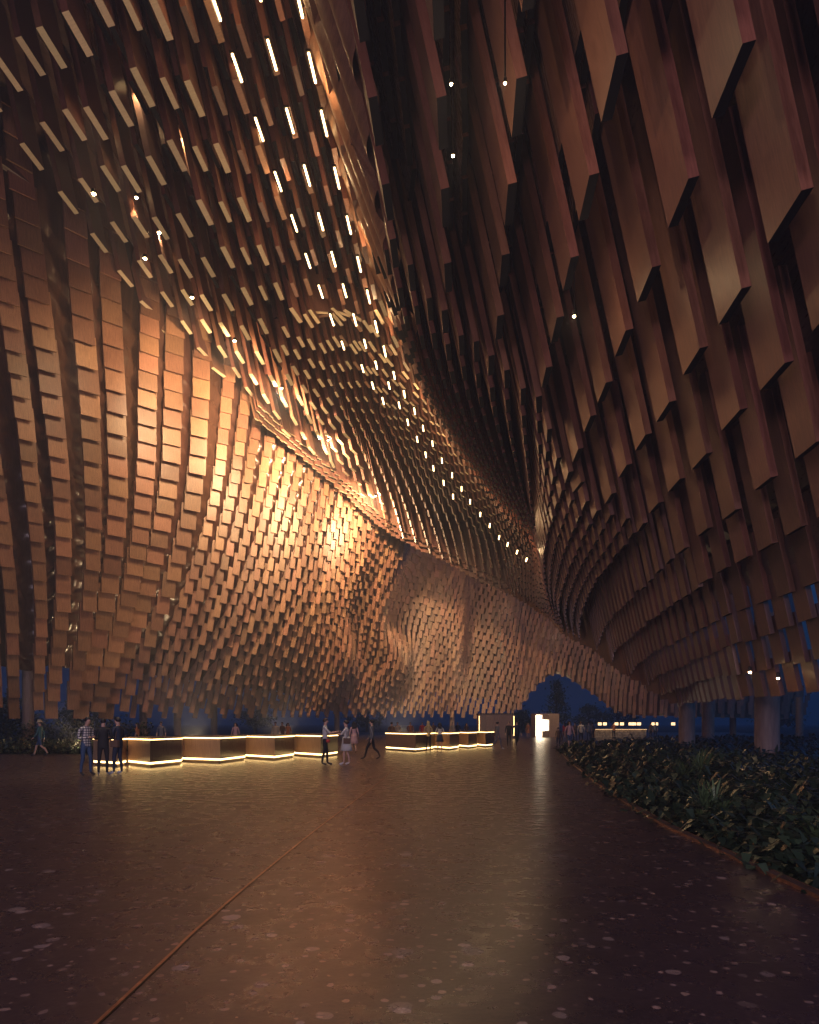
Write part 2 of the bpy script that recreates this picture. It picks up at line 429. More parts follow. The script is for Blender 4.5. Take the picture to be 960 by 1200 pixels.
# ---------------------------------------------------------------- curved wall (far lobe)
# column index: list of picture points foot..top with depth at foot and top, board angle
def CT(c, foot, pts, top, df, dt, ang, pw=1.5): return (c, [foot]+pts+[top], df, dt, ang, pw)
CW = [
 CT(-6, (-120, 842), [(-150, 650), (-230, 400)], (-400, -150), 40, 24, 28),
 CT(-2, (-8, 842), [(-18, 680), (-50, 470)], (-130, 70), 44, 29.5, 30),
 CT(-1, (17, 843), [(12, 690), (-14, 500)], (-75, 120), 45, 31.5, 31),
 CT(0, (41, 843), [(43, 700), (24, 500)], (-25, 170), 46, 34, 33),
 CT(1, (61, 843), [(75, 690), (66, 510)], (25, 215), 47, 36.5, 35),
 CT(2, (79, 843), [(102, 700), (104, 540)], (85, 285), 48.5, 40.5, 38),
 CT(3, (94, 843), [(128, 700), (138, 560)], (130, 335), 50, 44, 42),
 CT(4, (109, 843), [(150, 700), (167, 570)], (172, 378), 52, 48, 47),
 CT(5, (124, 843), [(172, 700), (198, 570)], (205, 405), 54, 50.5, 53),
 CT(6, (140, 843), [(194, 705), (226, 580)], (235, 428), 56, 53, 58),
 CT(7, (155, 842), [(215, 710), (252, 590)], (268, 458), 58, 57, 62),
 CT(12, (200, 842), [(275, 730), (318, 630)], (345, 528), 64, 66, 68),
 CT(19, (262, 842), [(335, 755), (378, 675)], (410, 580), 72, 71.5, 66),
 CT(28, (330, 841), [(385, 775), (405, 715)], (452, 625), 80, 76.5, 60),
 CT(34, (370, 841), [(425, 780), (432, 725)], (475, 636), 84, 83, 62),
 CT(38, (400, 841), [(450, 785), (452, 730)], (496, 646), 88, 89, 75),
 CT(42, (430, 841), [(478, 780), (487, 720)], (525, 640), 91, 94, 86),
 CT(47, (470, 841), [(512, 765), (535, 700)], (560, 635), 94, 97, 88),
 CT(55, (530, 841), [(560, 770), (580, 715)], (605, 650), 97, 100, 90),
 CT(62, (598, 841), [(612, 785), (628, 730)], (645, 670), 98, 101, 90),
 CT(66, (622, 815), [(633, 775), (648, 735)], (668, 690), 98, 101, 92),
 CT(70, (650, 792), [(657, 768), (668, 745)], (690, 705), 98, 100, 94),
 CT(75, (690, 812), [(693, 788), (700, 765)], (715, 725), 95, 96, 96),
 CT(81, (728, 839), [(730, 810), (735, 785)], (748, 745), 91, 92, 98),
 CT(88, (785, 841), [(787, 822), (790, 805)], (800, 780), 85, 86, 96),
 CT(98, (860, 842), [(861, 830), (864, 820)], (870, 800), 88, 89, 92),
 CT(108, (945, 843), [(946, 834), (948, 826)], (952, 812), 94, 95, 90),
]
NV = 13
def cw_curve(st):
    c, P, df, dt, ang, pw = st
    yf, yt = P[0][1], P[-1][1]
    P3 = []
    for px, py in P:
        fr = (yf-py)/(yf-yt)
        P3.append(img(px, py, df+(dt-df)*fr**pw))
    return [catmull(P3, 3*k/(NV-1)) for k in range(NV)]
CWC = [cw_curve(s) for s in CW]; CWX = [s[0] for s in CW]
def cw_eval(c):
    c = max(CWX[0], min(CWX[-1]-1e-6, c)); i = 0
    while CWX[i+1] <= c: i += 1
    f = (c-CWX[i])/(CWX[i+1]-CWX[i])
    out = []
    n = len(CWX)
    for k in range(NV):
        p1, p2 = CWC[i][k], CWC[i+1][k]
        # monotone-ish tangents using real spacing
        h = CWX[i+1]-CWX[i]
        m1 = (p2-CWC[i-1][k])/(CWX[i+1]-CWX[i-1])*h if i > 0 else p2-p1
        m2 = (CWC[i+2][k]-p1)/(CWX[i+2]-CWX[i])*h if i+2 < n else p2-p1
        f2, f3 = f*f, f**3
        q = p1*(2*f3-3*f2+1)+m1*(f3-2*f2+f)+p2*(-2*f3+3*f2)+m2*(f3-f2)
        fade = max(0, min(1, (c-24)/8))*max(0, min(1, (66-c)/12))*min(1, k/4)
        q = q+Vector((.5, -1.0, 0))*(1.5*math.sin(c*.62+k*.55)*fade)
        out.append(q)
    a = CW[i][4]+(CW[i+1][4]-CW[i][4])*f
    return out, a
wall_boards = []
cc = -6.0; ci = 0
while cc < 107.5:
    cur, ang = cw_eval(cc); nxt, _ = cw_eval(cc+1)
    fine = [catmull(cur, k*.25) for k in range((NV-1)*4+1)]
    if cc < 45:
        e_ = (fine[-1]-fine[-3]).normalized()+Vector((0, .0, .6)); fine += [fine[-1]+e_*(k+1)*.5 for k in range(6)]
    fin2 = [catmull(nxt, k*.25) for k in range((NV-1)*4+1)]
    total = sum((b-a).length for a, b in zip(fine, fine[1:]))
    pitch = 1.3+.12*math.sin(ci*1.7) if cc < 26 else 1.05+.08*math.sin(ci*1.7)
    wd = Vector((math.sin(R(ang)), math.cos(R(ang)), 0))
    fin_side = 0
    for p, t, acc in resample(fine, pitch, (.05 if ci % 2 else .05+pitch*.5)):
        kk = min(len(fin2)-1, int(acc/total*(len(fine)-1)))
        gap = (fin2[kk]-fine[kk]); gap.z = 0
        perp = abs(gap.dot(wd))
        w = min(1.3, max(.46 if cc < 26 else .38, perp*(.56 if cc < 26 else .42))) if ang > 55 else min(1.35, max(.5, gap.length*.56))
        if ci < 0: pass
        up = (t*.42+Vector((0, 0, .72))).normalized()
        n_in = wd.cross(up).normalized()
        if n_in.dot(Vector((0, 0, EYE))-Vector((p.x, p.y-20, p.z))) < 0: n_in = -n_in
        wdd = up.cross(n_in).normalized()
        ln = 2.0 if cc < 26 else 1.65
        up2 = (up-n_in*.10).normalized()
        off = rnd.uniform(-.05, .05)
        th = .13
        cpos = p+up2*ln/2+n_in*((.0 if ci % 2 else .50)+off)+wdd*(rnd.uniform(-.04, .04))
        wall_boards.append((cpos, wdd*w, n_in*th, up2*ln, 0, p, w, cc))
    cc += 1 if cc < 26 else .74; ci += 1

# ---------------------------------------------------------------- build pavilion
pav = empty('timber_pavilion', (0, 30, 0))
tag(pav, 'vast timber shingle vault sweeping over the whole hall on round columns', 'pavilion')
def child_fix(o, par):
    o.matrix_parent_inverse = par.matrix_world.inverted(); return o
bpy.context.view_layer.update()
INV = Matrix.Translation(-Vector((0, 30, 0)))
def setpar(o, par):
    o.parent = par; o.matrix_parent_inverse = INV if par is pav else Matrix.Identity(4); return o

# backing of the ceiling
NS = 70
mb = MB()
rows = []
for i, L in enumerate(LN[:24]):
    pp = norm_pts(LINES[i][0], NS); rows.append([p+UP*L[4]*(1.25 if i > 12 else 1)*L[3]*(.66 if i < 12 else .97 if i < 22 else .9) for p in pp])
for i in range(len(rows)-1):
    for k in range(NS-1):
        # split into vertical battens: alternate panels set back, so the sheet reads as boards
        a, b, c, d = rows[i][k], rows[i+1][k], rows[i+1][k+1], rows[i][k+1]
        nn = 3
        for q in range(nn):
            o_ = Vector((0, 0, 0))
            a2, b2 = a.lerp(b, q/nn)+o_, a.lerp(b, (q+1)/nn)+o_
            d2, c2 = d.lerp(c, q/nn)+o_, d.lerp(c, (q+1)/nn)+o_
            r_ = rnd.random()
            a2.z += .5*math.sin(q*2+i*4); d2.z += .5*math.sin(q*2+i*4); b2.z += .5*math.sin(q*2+2+(i*4 if q < nn-1 else i*4+4-2*nn)); c2.z += .5*math.sin(q*2+2+(i*4 if q < nn-1 else i*4+4-2*nn))
            mb.quad(a2, b2, c2, d2, 0, [(r_*9, k*1.), (r_*9+.7, k*1.), (r_*9+.7, k+1.), (r_*9, k+1.)], r_)
ceil_o = setpar(mb.build('vault_ceiling', M['back']), pav)

# backing of the curved wall: glossy twisted ribbons between the shingle columns
mb = MB()
c = -6.0; first = None; prev = None
U_ = 4
cs = []
while c < 107: cs.append(c); c += 1/U_ if c < 30 else 1
vals = []
for q, c in enumerate(cs):
    cur, ang = cw_eval(c)
    fine = [catmull(cur, k*.125) for k in range((NV-1)*8+1)]
    e_ = (fine[-1]-fine[-3]).normalized()+Vector((0, .2, .8)); fine += [fine[-1]+e_*(k+1)*1.0 for k in range(10)]
    wd = Vector((math.sin(R(ang)), math.cos(R(ang)), 0)); colp = []
    for k, p in enumerate(fine):
        up = (fine[min(k+1, len(fine)-1)]-fine[max(k-1, 0)]).normalized()
        n = wd.cross(up).normalized()
        if n.dot(Vector((0, 0, EYE))-Vector((p.x, p.y-20, p.z))) < 0: n = -n
        frac = (c % 1)
        amp = .16 if c < 30 else 0
        tw = math.sin(k*1.15+frac*5.0+int(c)*1.7)*amp+(.22 if (c % 1) in (.5,) else -.05)*(1 if c < 30 else 0)
        colp.append(p-n*(.80-tw*1.5))
    vals.append(colp)
K0 = 10
vidx = {}
for q in range(len(cs)):
    for k in range(len(vals[q])):
        vidx[q, k] = len(mb.v); mb.v.append(tuple(vals[q][k]))
for q in range(len(cs)-1):
    for k in range(len(vals[q])-1):
        if k < (13 if cs[q] < 4 else 12 if cs[q] < 60 else 5): 
            continue
        mb.f.append((vidx[q, k], vidx[q+1, k], vidx[q+1, k+1], vidx[q, k+1])); mb.m.append(0 if cs[q] < 14 else 1); mb.r.append((int(cs[q])*.37) % 1)
        mb.uv.append([(cs[q], k*.2), (cs[q+1], k*.2), (cs[q+1], (k+1)*.2), (cs[q], (k+1)*.2)])
wall_o = setpar(mb.build('curved_wall', [M['twist'], M['back']], smooth=True), pav)

BM = [M['wood'], M['wood_red'], M['end_pale_lit'], M['end_shaded']]
def area(bd):
    p = bd[5]; 
    if p.y < 2 or bd[4] == 6: return 0
    q = proj(p+bd[3]*.18)
    if not q or not (-10 < q[0] < 970 and -10 < q[1] < 860): return 0
    return bd[6]*F/p.y*bd[3].length*F/p.y
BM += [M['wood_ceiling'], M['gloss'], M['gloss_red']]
def emit_boards(boards, parent, bottomdark, what):
    order = sorted(range(len(boards)), key=lambda i: -area(boards[i]))
    top = set(order[:99])
    rest = MB()
    for i, bd in enumerate(boards):
        cpos, ax, ay, az, em, p, w, _ = bd
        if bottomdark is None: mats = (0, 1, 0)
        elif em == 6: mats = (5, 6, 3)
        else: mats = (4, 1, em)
        if i in top:
            m1 = MB(); m1.obox(cpos, ax, ay, az, mats)
            o = m1.build('shingle_board', BM, parent, loc=tuple(p))
        else: rest.obox(cpos, ax, ay, az, mats)
    o = rest.build('shingle_boards', BM, parent)
    o['kind'] = 'stuff'
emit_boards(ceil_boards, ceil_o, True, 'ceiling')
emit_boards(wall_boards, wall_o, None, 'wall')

# curled veneer beside the lamp rows (glossy scrolls lit by the strips)
def curl_strip(i0, i1, lift, name):
    n0 = 640
    a = norm_pts(LINES[i0][0], n0); b = norm_pts(LINES[i1][0], n0)
    mb = MB(); nu = 22
    la = sum((q-p).length for p, q in zip(a, a[1:]))
    for k in range(n0):
        for u in range(nu+1):
            f = u/nu; p = a[k].lerp(b[k], f)
            ph = (k/n0*la/3.0-f*1.1) % 1.0
            w = (1-ph)**1.6*1.25+.25*math.sin(math.pi*ph)
            p = p+UP*(lift+w-f*.6)+Vector((.35*math.sin(2*math.pi*ph), 0, 0))
            mb.v.append(tuple(p))
    for k in range(n0-1):
        for u in range(nu):
            n = k*(nu+1)+u
            mb.f.append((n, n+1, n+nu+2, n+nu+1)); mb.m.append(0); mb.r.append(.5)
            mb.uv.append([(u/nu*2, k*.1), ((u+1)/nu*2, k*.1), ((u+1)/nu*2, k*.1+.1), (u/nu*2, k*.1+.1)])
    o = mb.build(name, M['wood'], ceil_o, smooth=True)
curl_strip(11, 13, 2.0, 'curled_veneer')

# lamp strips in three rows
ROWS = [
 [(226, -75), (239, -38), (252, 5), (278, 80), (304, 152), (326, 213), (345, 262), (361, 306), (376, 342), (389, 375), (402, 405), (425, 432), (437, 452), (449, 470)],
 [(300, -20), (319, 65), (340, 142), (360, 206), (376, 260), (391, 304), (404, 341), (416, 375), (428, 403), (441, 428), (456, 452), (468, 475), (478, 495), (489, 515), (499, 533), (508, 549), (520, 566), (531, 582)],
 [(350, 0), (366, 80), (380, 145), (395, 209), (409, 264), (421, 310), (432, 348), (441, 383), (451, 412), (462, 440), (474, 462), (486, 482), (496, 502), (507, 520), (518, 540), (530, 557), (541, 573), (551, 588), (563, 603), (574, 616), (585, 630), (595, 638), (606, 647), (617, 656), (637, 667)],
]
led = []
for ri, row in enumerate(ROWS):
    H0 = (29.4, 28.2, 27.3)[ri]
    for k, (px, py) in enumerate(row):
        h = HY-py; d = F*H0/h
        dm = (52, 54, 57)[ri]
        if d > 42: d = 42+(d-42)*.62
        d = min(d, dm)*.955
        led.append((px, py, d))
for (px, py, d) in led:
    p = img(px, py, d)
    p.z -= .0
    ax = Vector((AX, 1, 0)).normalized()
    ln = 1.25 if d < 45 else 1.0
    m1 = MB()
    m1.obox(p+UP*.09, Vector((.20, 0, 0)), ax*ln*1.05, Vector((0, 0, .10)), (1, 1, 1))
    m1.obox(p, Vector((.075, 0, 0)), ax*ln, Vector((0, 0, .06)), (0, 0, 0))
    m1.build('light_strip', [M['led'], M['metal']], ceil_o, loc=tuple(p))

def area_light(name, loc, target, energy, size, color, parent=None):
    l = bpy.data.lights.new(name, 'AREA'); l.energy = energy; l.size = size; l.color = color
    o = bpy.data.objects.new(name, l); col.objects.link(o); o.location = loc
    o.rotation_euler = (Vector(target)-Vector(loc)).to_track_quat('-Z', 'Y').to_euler()
    o.visible_camera = True
    return o
def point(name, loc, energy, color=(1, .62, .32), r=.12):
    l = bpy.data.lights.new(name, 'POINT'); l.energy = energy; l.color = color; l.shadow_soft_size = r
    o = bpy.data.objects.new(name, l); col.objects.link(o); o.location = loc
    return o
def spot(name, loc, target, energy, ang=110, color=(1, .60, .28), r=.08, blend=.7):
    l = bpy.data.lights.new(name, 'SPOT'); l.energy = energy; l.color = color; l.shadow_soft_size = r
    l.spot_size = R(ang); l.spot_blend = blend
    o = bpy.data.objects.new(name, l); col.objects.link(o); o.location = loc
    o.rotation_euler = (Vector(target)-Vector(loc)).to_track_quat('-Z', 'Y').to_euler()
    return o
SPOTS = [(97, 79, 33), (108, 130, 35), (160, 98, 34), (217, 155, 37), (245, 210, 40), (146, 185, 38), (160, 232, 41), (187, 273, 45), (192, 298, 48),
         (270, 262, 45), (293, 300, 50), (529, 99, 17), (531, 183, 19.5), (592, 98, 16), (673, 371, 22), (879, 788, 25), (912, 795, 23.5)]
SPOTS = [(a, b, c*.90 if c > 26 else (c*.84 if b < 500 else c)) for a, b, c in SPOTS]
for px, py, d in SPOTS:
    p = img(px, py, d); m1 = MB()
    q_ = d/40
    m1.lathe(p, [(.05*q_, .36*q_), (.11*q_, .30*q_), (.11*q_, .03*q_)], 10, 1)
    m1.lathe(p, [(.001, -.06*q_), (.06*q_, -.03*q_), (.08*q_, .029*q_), (.001, .0295*q_)], 10, 0)
    if px > 500 and py < 500: m1.tube([p+Vector((0, 0, .3*q_)), p+Vector((0, 0, 6.5))], .02, 5, 1)
    m1.build('spotlight', [M['spot'], M['metal']], ceil_o, loc=tuple(p))

# columns
for k, (px, cd_, D, H) in enumerate([(899, 30.5, 1.03, 6.5), (805, 42, .95, 4.6), (830, 55, .95, 5.5), (859, 95, .85, 5), (937, 88, .88, 5), (33, 46.5, .76, 6), (168, 62, .7, 6), (208, 67, .7, 6), (251, 74, .7, 6), (395, 90, .7, 6), (530, 98, .7, 6)]):
    g = Vector(((px-HX)*cd_/F, cd_, 0)); m1 = MB()
    m1.lathe((g.x, g.y, -.3), [(D/2, 0), (D/2, H+.3)], 32)
    m1.lathe((g.x, g.y, -.01), [(D/2+.05, 0), (D/2+.05, .12), (D/2+.02, .14)], 32)
    setpar(m1.build('column', M['column'], smooth=False, loc=(g.x, g.y, 0)), pav)
    o = bpy.context.scene.objects[-1] if False else None

# =============================================================== GROUND
m1 = MB(); m1.box(-900, -60, -.6, 900, 1800, -.30, 0)
tag(m1.build('ground', M['soil']), kind='structure')
KERB = [gnd(1100, 1125), gnd(1020, 1083), gnd(960, 1052), gnd(915, 1031), gnd(870, 1010), gnd(820, 987), gnd(780, 968), gnd(745, 948), gnd(720, 932), gnd(700, 918), gnd(685, 906), gnd(672, 896),
        gnd(662, 887), gnd(658, 881), gnd(661, 876), gnd(672, 872.5), gnd(690, 870)]
kp = [catmull(KERB, t*.1) for t in range((len(KERB)-1)*10+1)]
start = Vector((3.9, -25, 0))
floor_poly = [start]+kp+[Vector((30, 60, 0)), Vector((45, 120, 0)), Vector((-50, 120, 0)), Vector((-45, 50, 0)), Vector((-31, 36.2, 0)), Vector((-12.2-5, 35.6, 0)), Vector((-36, 28, 0)), Vector((-60, 20, 0)), Vector((-60, -25, 0))]
# left edge of the paving: straight line at the planting
floor_poly = [start]+kp+[Vector((40, 62, 0)), Vector((60, 125, 0)), Vector((-16, 125, 0)), Vector((-15.5, 35.8, 0)), Vector((-40, 35.8, 0)), Vector((-60, 20, 0)), Vector((-60, -25, 0))]
bm = bmesh.new()
vs = [bm.verts.new((p.x, p.y, 0)) for p in floor_poly]; f = bm.faces.new(vs)
bmesh.ops.triangulate(bm, faces=[f])
ret = bmesh.ops.extrude_face_region(bm, geom=bm.faces[:])
for v in [g for g in ret['geom'] if isinstance(g, bmesh.types.BMVert)]: v.co.z -= .29
bmesh.ops.recalc_face_normals(bm, faces=bm.faces)
me = bpy.data.meshes.new('floor'); bm.to_mesh(me); bm.free(); me.materials.append(M['floor'])
fl = bpy.data.objects.new('floor', me); col.objects.link(fl); tag(fl, kind='structure')
# inlaid metal joint
J = [gnd(60, 1245), gnd(112, 1200), gnd(200, 1118), gnd(235, 1085), gnd(310, 1021), gnd(380, 965), gnd(430, 928), gnd(450, 912), gnd(461, 900)]
jp = [catmull(J, t*.2) for t in range((len(J)-1)*5+1)]
m1 = MB()
def ribbon(mb, pts, w, z0, z1, matn=0, off=0):
    L_ = []
    for i, p in enumerate(pts):
        t = (pts[min(i+1, len(pts)-1)]-pts[max(i-1, 0)]).normalized(); n = Vector((t.y, -t.x, 0))
        L_.append((p+n*(off-w/2), p+n*(off+w/2)))
    for (a, b), (c, d) in zip(L_, L_[1:]):
        A = lambda v, z: Vector((v.x, v.y, z))
        mb.quad(A(a, z1), A(b, z1), A(d, z1), A(c, z1), matn)
        mb.quad(A(a, z0), A(a, z1), A(c, z1), A(c, z0), matn)
        mb.quad(A(b, z1), A(b, z0), A(d, z0), A(d, z1), matn)
    a, b = L_[0]; mb.quad(A(a, z0), A(b, z0), A(b, z1), A(a, z1), matn)
ribbon(m1, jp, .022, -.005, .004); ribbon(m1, jp, .012, -.005, .0045, 1, .019)
tag(m1.build('floor_joint', [M['brass'], M['metal']], fixn=True), kind='structure')
m1 = MB(); kk_ = [start]+kp
ribbon(m1, kk_, .09, -.2, .03, 0, .03); ribbon(m1, kk_, .015, -.2, .034, 1, -.03); ribbon(m1, kk_, .012, -.2, .034, 1, .085)
tag(m1.build('kerb', [M['kerb'], M['brass']], fixn=True), kind='structure')

# =============================================================== COUNTERS
M['cwood'] = wood('counter_wood', (.30, .165, .085), (.52, .32, .17), .35, .2)
M['cdark'] = wood('counter_dark_panel', (.045, .022, .016), (.10, .05, .034), .3, .2)
M['ctop'] = mat('counter_top', (.25, .17, .11), .25)
M['plinth'] = mat('plinth', (.10, .065, .04), .4)
def prism(mb, pts, z0, z1, m=0, grow=0, fm=None):
    c = sum((Vector(p) for p in pts), Vector((0, 0)))/len(pts)
    P = [Vector(p) for p in pts]
    P = [p+(p-c).normalized()*grow for p in P]
    n = len(P); dist = 0
    for i in range(n):
        a, b = P[i], P[(i+1) % n]; l = (b-a).length
        mb.quad((a.x, a.y, z0), (b.x, b.y, z0), (b.x, b.y, z1), (a.x, a.y, z1), fm[i] if fm else m, [(dist, z0), (dist+l, z0), (dist+l, z1), (dist, z1)], .5)
        dist += l
    mb.poly([(p.x, p.y, z1) for p in P], m); mb.poly([(p.x, p.y, z0) for p in reversed(P)], m)
def counter(pl, pc, pr, label, dep=1.0):
    """plan points: left front, protruding corner, right front"""
    pl, pc, pr = Vector(pl[:2]), Vector(pc[:2]), Vector(pr[:2])
    back = Vector((pr-pl)).normalized(); back = Vector((-back.y, back.x))
    poly = [pl, pc, pr, pr+back*dep, pl+back*dep]
    loc = ((pl.x+pr.x)/2, (pl.y+pr.y)/2, 0)
    root = empty('reception_counter', loc); tag(root, label, 'counter', 'angular wooden reception counters edged with light')
    bpy.context.view_layer.update()
    def add(fn, name, mats):
        mb = MB(); fn(mb); mb.v = [(a-loc[0], b-loc[1], c) for a, b, c in mb.v]
        return mb.build(name, mats, root, fixn=True)
    add(lambda m: prism(m, poly, .20, 1.0, 0, 0, (0, 1, 1, 0, 0)), 'body', [M['cwood'], M['cdark']])
    add(lambda m: prism(m, poly, 0.0, .13, 0, -.08), 'plinth', M['plinth'])
    add(lambda m: prism(m, poly, 1.04, 1.09, 0, .05), 'countertop', M['ctop'])
    add(lambda m: prism(m, poly, 1.0, 1.04, 0, .02), 'top_light_strip', M['led2'])
    add(lambda m: prism(m, poly, .13, .20, 0, -.02), 'base_light_strip', M['led2'])
    return root
C1 = [((150, 897), (176, 900), (213, 896), 'nearest wooden counter, behind the group of three men'),
      ((217, 893.5), (258, 895), (288, 891), 'second wooden counter from the left, between the nearest and third counters'),
      ((290, 889.5), (322, 891.5), (345, 888), 'third wooden counter from the left, below the man in grey shirt'),
      ((348, 886.5), (376, 888.5), (396, 885.5), 'fourth wooden counter, right behind the man in white shirt and the woman in white dress')]
C2 = [((452, 879), (487, 881.5), (505, 879.5), 'wooden counter in far row behind the woman in pink dress'),
      ((507, 878), (527, 879.6), (538, 878), 'wooden counter in far row right of the two women, second of that row'),
      ((540, 876.6), (549, 877.5), (559, 876.3), 'third wooden counter of the far row'),
      ((560.5, 875.2), (569, 876.2), (579, 875), 'last wooden counter of the far row, beside the wooden booth')]
for a, b, c, lab in C1+C2:
    counter(gnd(*a), gnd(*b), gnd(*c), lab, 1.1)
# extra left wing of first counter (seen behind the men)
counter(gnd(127, 898.5), gnd(138, 899.5), gnd(148.5, 897.3), 'short wooden counter end seen between the legs of the three men', 1.0)

# booths
def booth(px0, px1, py, h, dep, label, lit):
    a, b = gnd(px0, py), gnd(px1, py); loc = ((a.x+b.x)/2, a.y, 0); w = b.x-a.x
    root = empty('lit_doorway_booth' if lit else 'wooden_booth', loc); tag(root, label, 'booth')
    if not lit:
        m = MB(); m.box(-w/2, 0, 0, w/2, dep, h-.12); m.build('body', M['cwood'], root)
        for k in range(5):
            x = -w/2+w*(k+.5)/5
            m = MB(); m.box(x-w*.096, -.05, .08, x+w*.096, -.003, h-.2, 0); m.build('panel', M['cwood'], root)
        m = MB(); m.box(-w/2-.06, -.1, h-.12, w/2+.06, dep+.05, h); m.build('cap', M['plinth'], root)
        m = MB(); m.box(-w/2-.05, -.07, 0.3, -w/2-.01, -.02, h-.3); m.box(w/2+.01, -.07, .3, w/2+.05, -.02, h-.3); m.build('light_strip', M['led2'], root)
    else:
        fr = .58*w
        m = MB(); m.box(-w/2, 0, 0, -w/2+.12, dep, h); m.box(-w/2+fr, 0, 0, -w/2+fr+.12, dep, h); m.box(-w/2+.12, 0, h-.15, -w/2+fr, dep, h)
        m.box(-w/2+.12, dep-.1, 0, -w/2+fr, dep, h-.15); m.build('frame', M['cwood'], root)
        m = MB(); m.box(-w/2+fr+.12, .02, 0, w/2, dep, h-.003); m.build('side_panel', M['cwood'], root)
        m = MB(); m.box(-w/2+.13, dep-.2, .05, -w/2+fr-.01, dep-.11, h-.16); m.build('glowing_back', M['door_glow'], root)
        m = MB(); m.box(-w/2+fr-.75, .1, h-.7, -w/2+fr-.02, .9, h-.16); m.build('cabinet', M['cwood'], root)
        m = MB(); m.box(-w/2+fr-.75, .1, .0, -w/2+fr-.02, .9, .75); m.build('counter_block', M['cwood'], root)
booth(562, 602, 865.5, 2.72, 3, 'tall wooden panelled booth at the end of the far counters', False)
booth(627, 655.5, 864, 2.78, 2.6, 'bright doorway booth glowing white beside a wooden side panel', True)
gl = img(634, 855, 78); 
# far low bar of pale stone with lanterns
M['pale_stone'] = noisy('pale_stone', (.05, .035, .025), (.62, .48, .32), 4.5, .6, .8)
a, b = gnd(697, 864.5), gnd(757, 864.5)
root = empty('stone_bar', (a.x, a.y, 0)); tag(root, 'low pale stone bar glowing warm at far end past the planting', 'bar')
m = MB()
for k in range(30):
    for q in range(3):
        x0 = (b.x-a.x)*k/30
        m.obox((x0+.11, rnd.uniform(-.05, .05), .16+.3*q), (.19, 0, 0), (0, .25, 0), (0, 0, .27), (0, 0, 0))
m.build('stone_front', M['pale_stone'], root)
m = MB(); m.box(0, .15, 0, b.x-a.x, 1.1, .95); m.build('body', M['cwood'], root)
m = MB(); m.box(-.1, -.35, .96, b.x-a.x+.1, 1.15, 1.02); m.build('bar_top', M['cwood'], root)
m = MB(); m.box(0, -.33, .93, b.x-a.x, -.27, .957); m.build('light_strip', M['lantern'], root)
for k, px in enumerate([703, 709, 722.5, 729, 739, 743.5, 749, 765, 769, 789]):
    p = img(px, 848.3, 82)
    root = empty('hanging_lantern', tuple(p))
    tag(root, 'small square glowing lantern hanging above the far stone bar', 'lantern', 'lanterns above the far bar')
    m = MB(); m.box(-.17, -.17, -.17, .17, .17, .17); m.build('shade', M['lantern'], root)
    m = MB(); m.box(-.19, -.19, .175, .19, .19, .2); m.box(-.19, -.19, -.2, .19, .19, -.175)
    m.tube([(0, 0, .2), (0, 0, 1.6)], .012, 5); m.build('frame', M['metal'], root)
# far ceiling drop for the lanterns is the vault itself

# =============================================================== PLANTS
def leaf(mb, p, d, w, l, droop=.3, r=None, n=2):
    """curved leaf: two quads along direction d"""
    d = d.normalized(); s = d.cross(Vector((0, 0, 1)))
    if s.length < .05: s = Vector((1, 0, 0))
    s.normalize(); r = rnd.random() if r is None else r
    p0 = p; p1 = p+d*l*.5; p2 = p+d*l+Vector((0, 0, -droop*l))
    mb.quad(p0-s*w*.15, p0+s*w*.15, p1+s*w*.5, p1-s*w*.5, 0, None, r)
    mb.quad(p1-s*w*.5, p1+s*w*.5, p2+s*w*.06, p2-s*w*.06, 0, None, r)
def rdir(lo=.1, hi=.9):
    a = rnd.uniform(0, 2*math.pi); z = rnd.uniform(lo, hi); q = math.sqrt(max(0, 1-z*z)); return Vector((math.cos(a)*q, math.sin(a)*q, z))
def kerb_x(y):
    best = None
    for a, b in zip(kk_, kk_[1:]):
        if (a.y-y)*(b.y-y) <= 0 and a.y != b.y:
            x = a.x+(b.x-a.x)*(y-a.y)/(b.y-a.y); best = x if best is None else min(best, x)
    return best
def inside_bed(x, y):
    k = kerb_x(y) if y < 52 else 9+(y-40)*.7
    return k is not None and x > k+.25
gc = MB(); cnt = 0
tries = 0
while cnt < 5200 and tries < 60000:
    tries += 1
    y = 3+58*rnd.random()**1.6; x = rnd.uniform(3.5, 5+y*.75)
    if not inside_bed(x, y): continue
    if abs(x-gnd(899, 899).x) < .5 and abs(y-gnd(899, 899).y) < .5: continue
    cnt += 1
    sc_ = 1+y/30; base = Vector((x, y, -.3)); hgt = rnd.uniform(.3, .75)*(1 if rnd.random() < .85 else 1.25)
    kx = kerb_x(y) or 0
    hgt *= min(1, .55+.35*(x-kx))
    tone = rnd.random()**1.5
    for q in range(11):
        b0 = base+Vector((rnd.uniform(-.3, .3)*sc_, rnd.uniform(-.3, .3)*sc_, rnd.uniform(.15, hgt)))
        leaf(gc, b0, rdir(-.1, .9), rnd.uniform(.05, .12)*sc_, rnd.uniform(.14, .34)*sc_, rnd.uniform(.1, .7), tone*.7+rnd.random()*.3)
gc_o = gc.build('ground_cover', M['leaf']); tag(gc_o, kind='stuff')
# left planting
gc = MB()
for k in range(1500):
    x = rnd.uniform(-42, -15.8); y = rnd.uniform(36.2, 44); base = Vector((x, y, -.3)); hgt = rnd.uniform(.3, 1.0)
    tone = rnd.random()
    for q in range(9):
        leaf(gc, base+Vector((rnd.uniform(-.4, .4), rnd.uniform(-.4, .4), rnd.uniform(.1, hgt))), rdir(-.1, .9), rnd.uniform(.1, .2), rnd.uniform(.3, .6), .4, tone*.7+rnd.random()*.3)
tag(gc.build('ground_cover', M['leaf']), kind='stuff')

